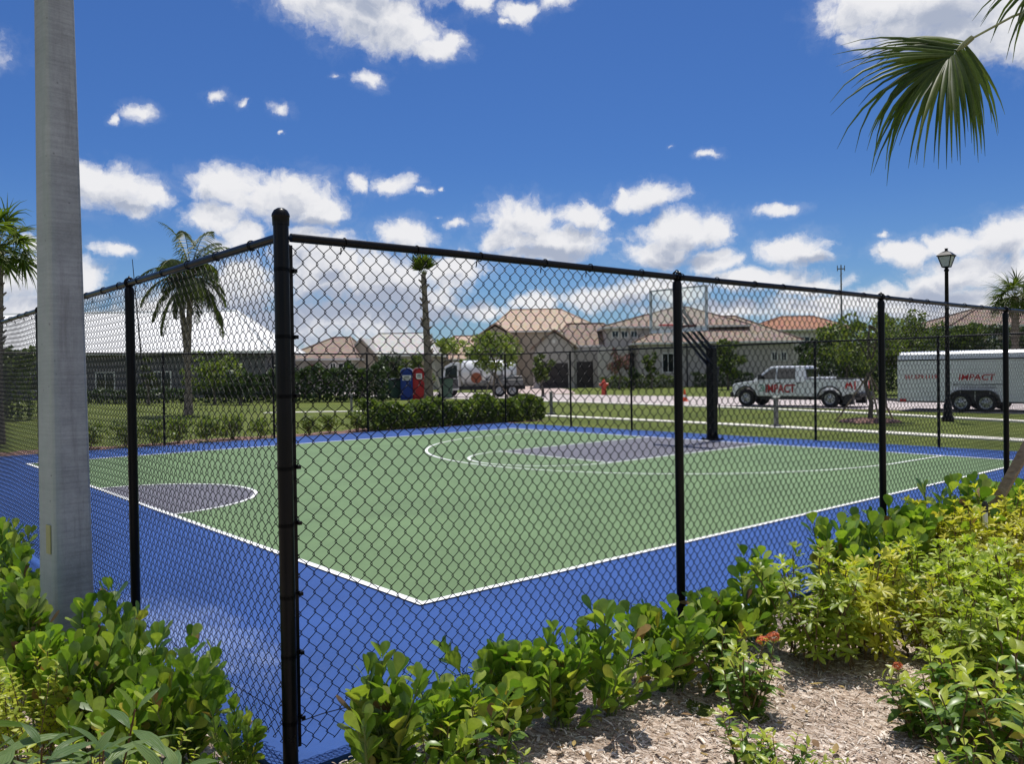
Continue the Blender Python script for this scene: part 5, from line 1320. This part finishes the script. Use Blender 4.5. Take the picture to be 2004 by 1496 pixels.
for sg in (1, -1):
    m = MB(); m.box(1.28, 1.42, sg*1.10-.10, sg*1.10+.10, 1.36, 1.62, bev=.03); m.tube([(1.38, sg*.92, 1.42), (1.36, sg*1.08, 1.45)], .025, 6); m.build('mirror', MAT['ink'], tr)
    for hx in (.42, -.62): m = MB(); m.box(hx-.12, hx+.12, sg*.965-.012, sg*.965+.022, 1.14, 1.19, bev=.008); m.build('door_handle', MAT['ink'], tr)
    for gx in (1.62, .57, -.52): m = MB(); m.box(gx-.006, gx+.006, sg*.961-.002, sg*.961+.002, .60, 1.30); m.build('door_seam', MAT['darkmetal'], tr)
    for cx in (WF, WR):
        m = MB(); A = [(cx+.56*math.cos(t), .42+.56*math.sin(t)) for t in np.linspace(PI*1.02, -.02*PI, 18)]; B = [(cx+.62*math.cos(t), .42+.62*math.sin(t)) for t in np.linspace(-.02*PI, PI*1.02, 18)]
        V = [(x, sg*.955, z) for x, z in A]+[(x, sg*.955, z) for x, z in B[::-1]]+[(x, sg*1.0, z) for x, z in A]+[(x, sg*1.0, z) for x, z in B[::-1]]
        k = 18; m.add(V, [(i, i+1, k+i+1, k+i) for i in range(k-1)]+[(2*k+i, 3*k+i, 3*k+i+1, 2*k+i+1) for i in range(k-1)]+[(i, 2*k+i, 2*k+i+1, i+1) for i in range(k-1)]+[(k+i, k+i+1, 3*k+i+1, 3*k+i) for i in range(k-1)]); m.build('fender_flare', MAT['ink'], tr)
    for cx in (WF, WR): wheel(tr, cx, sg*.84, .42, .28, sg)
    m = MB(); m.box(2.77, 2.955, sg*.72-.20, sg*.72+.20, .88, 1.08, bev=.03); m.build('headlight', MAT['cage'], tr)
    m = MB(); m.box(-3.305, -3.25, sg*.88-.07, sg*.88+.07, .85, 1.25, bev=.015); m.build('tail_light', MAT['red'], tr)
m = MB(); m.box(-3.1, 2.8, -.5, .5, .34, .56); m.box(-.9, 1.5, -.80, .80, .36, .53); m.build('chassis', MAT['darkmetal'], tr)
m = MB(); m.box(2.82, 3.04, -.98, .98, .46, .74, bev=.05); m.build('bumper', MAT['ink'], tr); m = MB(); m.box(-3.52, -3.26, -.94, .94, .50, .72, bev=.04); m.build('bumper', MAT['darkmetal'], tr)
m = MB(); m.box(2.91, 2.965, -.5, .5, .78, 1.08, bev=.02); m.build('grille', MAT['ink'], tr)
m = MB(); m.box(-3.2, -2.72, .70, .93, .16, .60, bev=.02); m.box(-3.2, -2.72, -.93, -.70, .16, .60, bev=.02); m.build('mud_flap', MAT['ink'], tr)
m = MB(); m.box(-1.30, -1.0, .845, .96, 1.70, 1.9); 
RT_ = (PI/2, 0, PI)
text_mesh('lettering_shadow', 'IMPACT', .44, MAT['ink'], tr, (.33, .9685, .90), RT_, 1.56, .03)
text_mesh('lettering', 'IMPACT', .38, MAT['red'], tr, (.33, .9725, .91), RT_, 1.48, .012)
m = MB(); m.tube([(1.33+.16*math.cos(a), .964, .93+.15*math.sin(a)) for a in np.linspace(.5, 5.4, 12)], .028, 6); m.box(1.16, 1.36, .962, .970, .90, .95); m.build('emblem', MAT['greendecal'], tr)
m = MB(); zc = 1.06; xc = -3.04
for pts in ([(-.20,-.14),(-.08,.17),(.02,.05),(.08,.17),(.20,-.14),(.10,-.14),(.06,.0),(.0,-.08),(-.06,.0),(-.10,-.14)],): m.prism([(xc+a, zc+c) for a, c in pts], .966, .971)
m.build('emblem', MAT['red'], tr); m = MB(); m.box(xc-.2, xc+.2, .966, .970, .86, .885); m.build('emblem_line', MAT['ink'], tr)

tl = empty('enclosed_trailer', (33.80, 7.89, -.005), R(96), 'white enclosed twin axle trailer with red IMPACT lettering on its side', 'trailer')
x0, x1, zt = -3.6, 3.0, 2.54
m = MB(); sec = [(-1.18,.42),(1.18,.42),(1.18,zt-.34),(1.13,zt-.14),(1.0,zt-.04),(.6,zt),(-.6,zt),(-1.0,zt-.04),(-1.13,zt-.14),(-1.18,zt-.34)]
m.add([(x0,y,z) for y,z in sec]+[(x1,y,z) for y,z in sec], [tuple(range(10))[::-1], tuple(range(10,20))]+[(i,(i+1)%10,10+(i+1)%10,10+i) for i in range(10)]); m.build('box_body', MAT['white'], tl)
m = MB(); m.box(x0+.01, x1-.01, 1.181, 1.20, zt-.40, zt-.35); m.box(x0+.01, x1-.01, -1.20, -1.181, zt-.40, zt-.35); m.box(x0-.01, x1+.01, -1.19, 1.19, .36, .418); m.build('trim_rail', MAT['darkmetal'], tl)
m = MB()
for x in np.linspace(x0+.3, x1-.3, 12): m.box(x-.012, x+.012, 1.1805, 1.186, .45, zt-.42)
m.build('panel_seam', MAT['white'], tl)
for sg in (1, -1):
    m = MB(); pts = []
    for cx in (.46, -.46): pts += [(cx+(.50 if cx > 0 else -.50)*1.0*math.cos(t) , .40+.50*math.sin(t)) for t in (np.linspace(0, 1.75, 9) if cx > 0 else np.linspace(1.75, 0, 9))]
    V = [(x, sg*1.181, z) for x, z in pts]+[(x, sg*1.37, z) for x, z in pts]; k = len(pts); V += [(x, sg*1.181, z-.03) for x, z in pts]+[(x, sg*1.37, z-.06) for x, z in pts]
    m.add(V, [(i,i+1,k+i+1,k+i) for i in range(k-1)]+[(k+i,k+i+1,3*k+i+1,3*k+i) for i in range(k-1)]+[(2*k+i,3*k+i,3*k+i+1,2*k+i+1) for i in range(k-1)])
    m.build('fender', MAT['darkmetal'], tl)
    m = MB(); m.prism([(1.0,.42)]+[(x, z-.02) for x, z in pts]+[(-1.0,.42)], sg*1.183-.001, sg*1.183+.001); m.build('wheel_well', MAT['ink'], tl)
    for cx in (.46, -.46): wheel(tl, cx, sg*1.26, .37, .2, sg, 6, .66)
m = MB(); m.tube([(x1,-.8,.4),(x1+1.25,0,.45)], .05, 4); m.tube([(x1,.8,.4),(x1+1.25,0,.45)], .05, 4); m.tube([(x1+1.1,0,.45),(x1+1.5,0,.45)], .05, 6); m.tube([(x1+.9,0,.1),(x1+.9,0,.75)], .04, 8); m.build('tongue', MAT['darkmetal'], tl)
m = MB(); m.box(x1-.35, x1-.1, 1.16, 1.21, .40, .50); m.box(x0+.1, x0+.3, 1.16, 1.21, .40, .50); m.build('marker_light', MAT['red'], tl)
text_mesh('lettering', 'IMPACT', .25, MAT['red'], tl, (-.10, 1.192, 1.42), RT_, 1.36, .015, shear=.15)
text_mesh('lettering', '561.579.1119', .17, MAT['red'], tl, (2.05, 1.192, 1.45), RT_, 1.30, .02)
text_mesh('small_lettering', 'RESTORATION & CONSTRUCTION', .085, MAT['ink'], tl, (-.15, 1.192, 1.12), RT_, 1.9, .015)
text_mesh('small_lettering', 'LICENSED & INSURED', .06, MAT['ink'], tl, (-.15, 1.192, 1.00), RT_, 1.35, .01)

# white tanker truck near the booths
tk = empty('tanker_truck', ground(945, 66), VROT, 'white tanker truck with an orange hose reel parked behind the clipped hedge', 'truck')
s_ = 66/FPX; xx = lambda px: (px-945)*s_
m = MB(); m.box(xx(872), xx(1028), -.45, .45, .55, .85); m.build('chassis', MAT['darkmetal'], tk)
m = MB(); m.prism([(xx(869),.55),(xx(900),.55),(xx(900),2.75),(xx(888),2.75),(xx(873),2.4),(xx(869),1.5)], -1.15, 1.15); cb = m.build('cab', MAT['white'], tk)
bv = cb.modifiers.new('soft_edges', 'BEVEL'); bv.width = .06; bv.segments = 2
m = MB(); m.prism([(xx(873),1.5),(xx(897),1.5),(xx(897),2.5),(xx(888),2.5),(xx(876),2.3)], -1.165, -1.151); m.build('side_window', MAT['glass'], cb)
m = MB(); m.box(xx(886), xx(899), -1.165, -1.151, .7, 1.44); m.build('door_panel', MAT['walldark'], cb)
m = MB(); L0, L1 = xx(902), xx(1012); Rr = .95; cz = 1.95
m.lathe([(0,0),(Rr*.7,.06),(Rr*.95,.2),(Rr,.35),(Rr,L1-L0-.35),(Rr*.95,L1-L0-.2),(Rr*.7,L1-L0-.06),(0,L1-L0)], 28, mat=Matrix.Translation((L0,0,cz)) @ Matrix.Rotation(PI/2, 4, 'Y')); m.build('tank', MAT['white'], tk, True)
m = MB(); m.lathe([(.25,0),(.25,.16),(.2,.2),(0,.2)], 16, mat=Matrix.Translation((xx(962),0,cz+Rr-.02))); m.lathe([(.16,0),(.16,.22),(0,.22)], 12, mat=Matrix.Translation((xx(990),0,cz+Rr-.02))); m.build('hatch', MAT['chrome'], tk, True)
m = MB(); m.lathe([(.0,-.2),(.42,-.2),(.42,-.17),(.28,-.15),(.33,0),(.28,.15),(.42,.17),(.42,.2),(0,.2)], 24, mat=Matrix.Translation((xx(934),-1.15,1.5)) @ Matrix.Rotation(PI/2, 4, 'X')); m.build('hose_reel', simple('orange_hose', (.26, .075, .035), .6), tk, True)
m = MB(); m.box(xx(938), xx(962), -1.3, -.9, 1.02, 1.24, bev=.03); m.build('side_locker', MAT['greymetal'], tk); m = MB(); m.lathe([(0,-.2),(.17,-.17),(.2,0),(.17,.17),(0,.2)], 14, mat=Matrix.Translation((xx(948),-1.1,1.5))); m.build('air_bottle', MAT['whiteplastic'], tk, True)
m = MB(); m.box(xx(975), xx(1024), -1.2, 1.2, .85, 1.35, bev=.03); m.box(xx(968), xx(985), -1.15, -.6, 1.35, 1.75, bev=.03); m.box(xx(1000), xx(1022), -1.1, 1.1, 1.35, 1.62, bev=.03); m.build('pump_unit', MAT['greymetal'], tk)
for px in (882, 978, 1003):
    for sg in (-1, 1): wheel(tk, xx(px), sg*.95, .48, .3, sg, 6, .6)
m = MB(); m.tube([(xx(870),-1.25,2.35),(xx(870),-1.45,2.3),(xx(870),-1.45,1.5)], .05, 6); m.build('mirror', MAT['chrome'], tk)
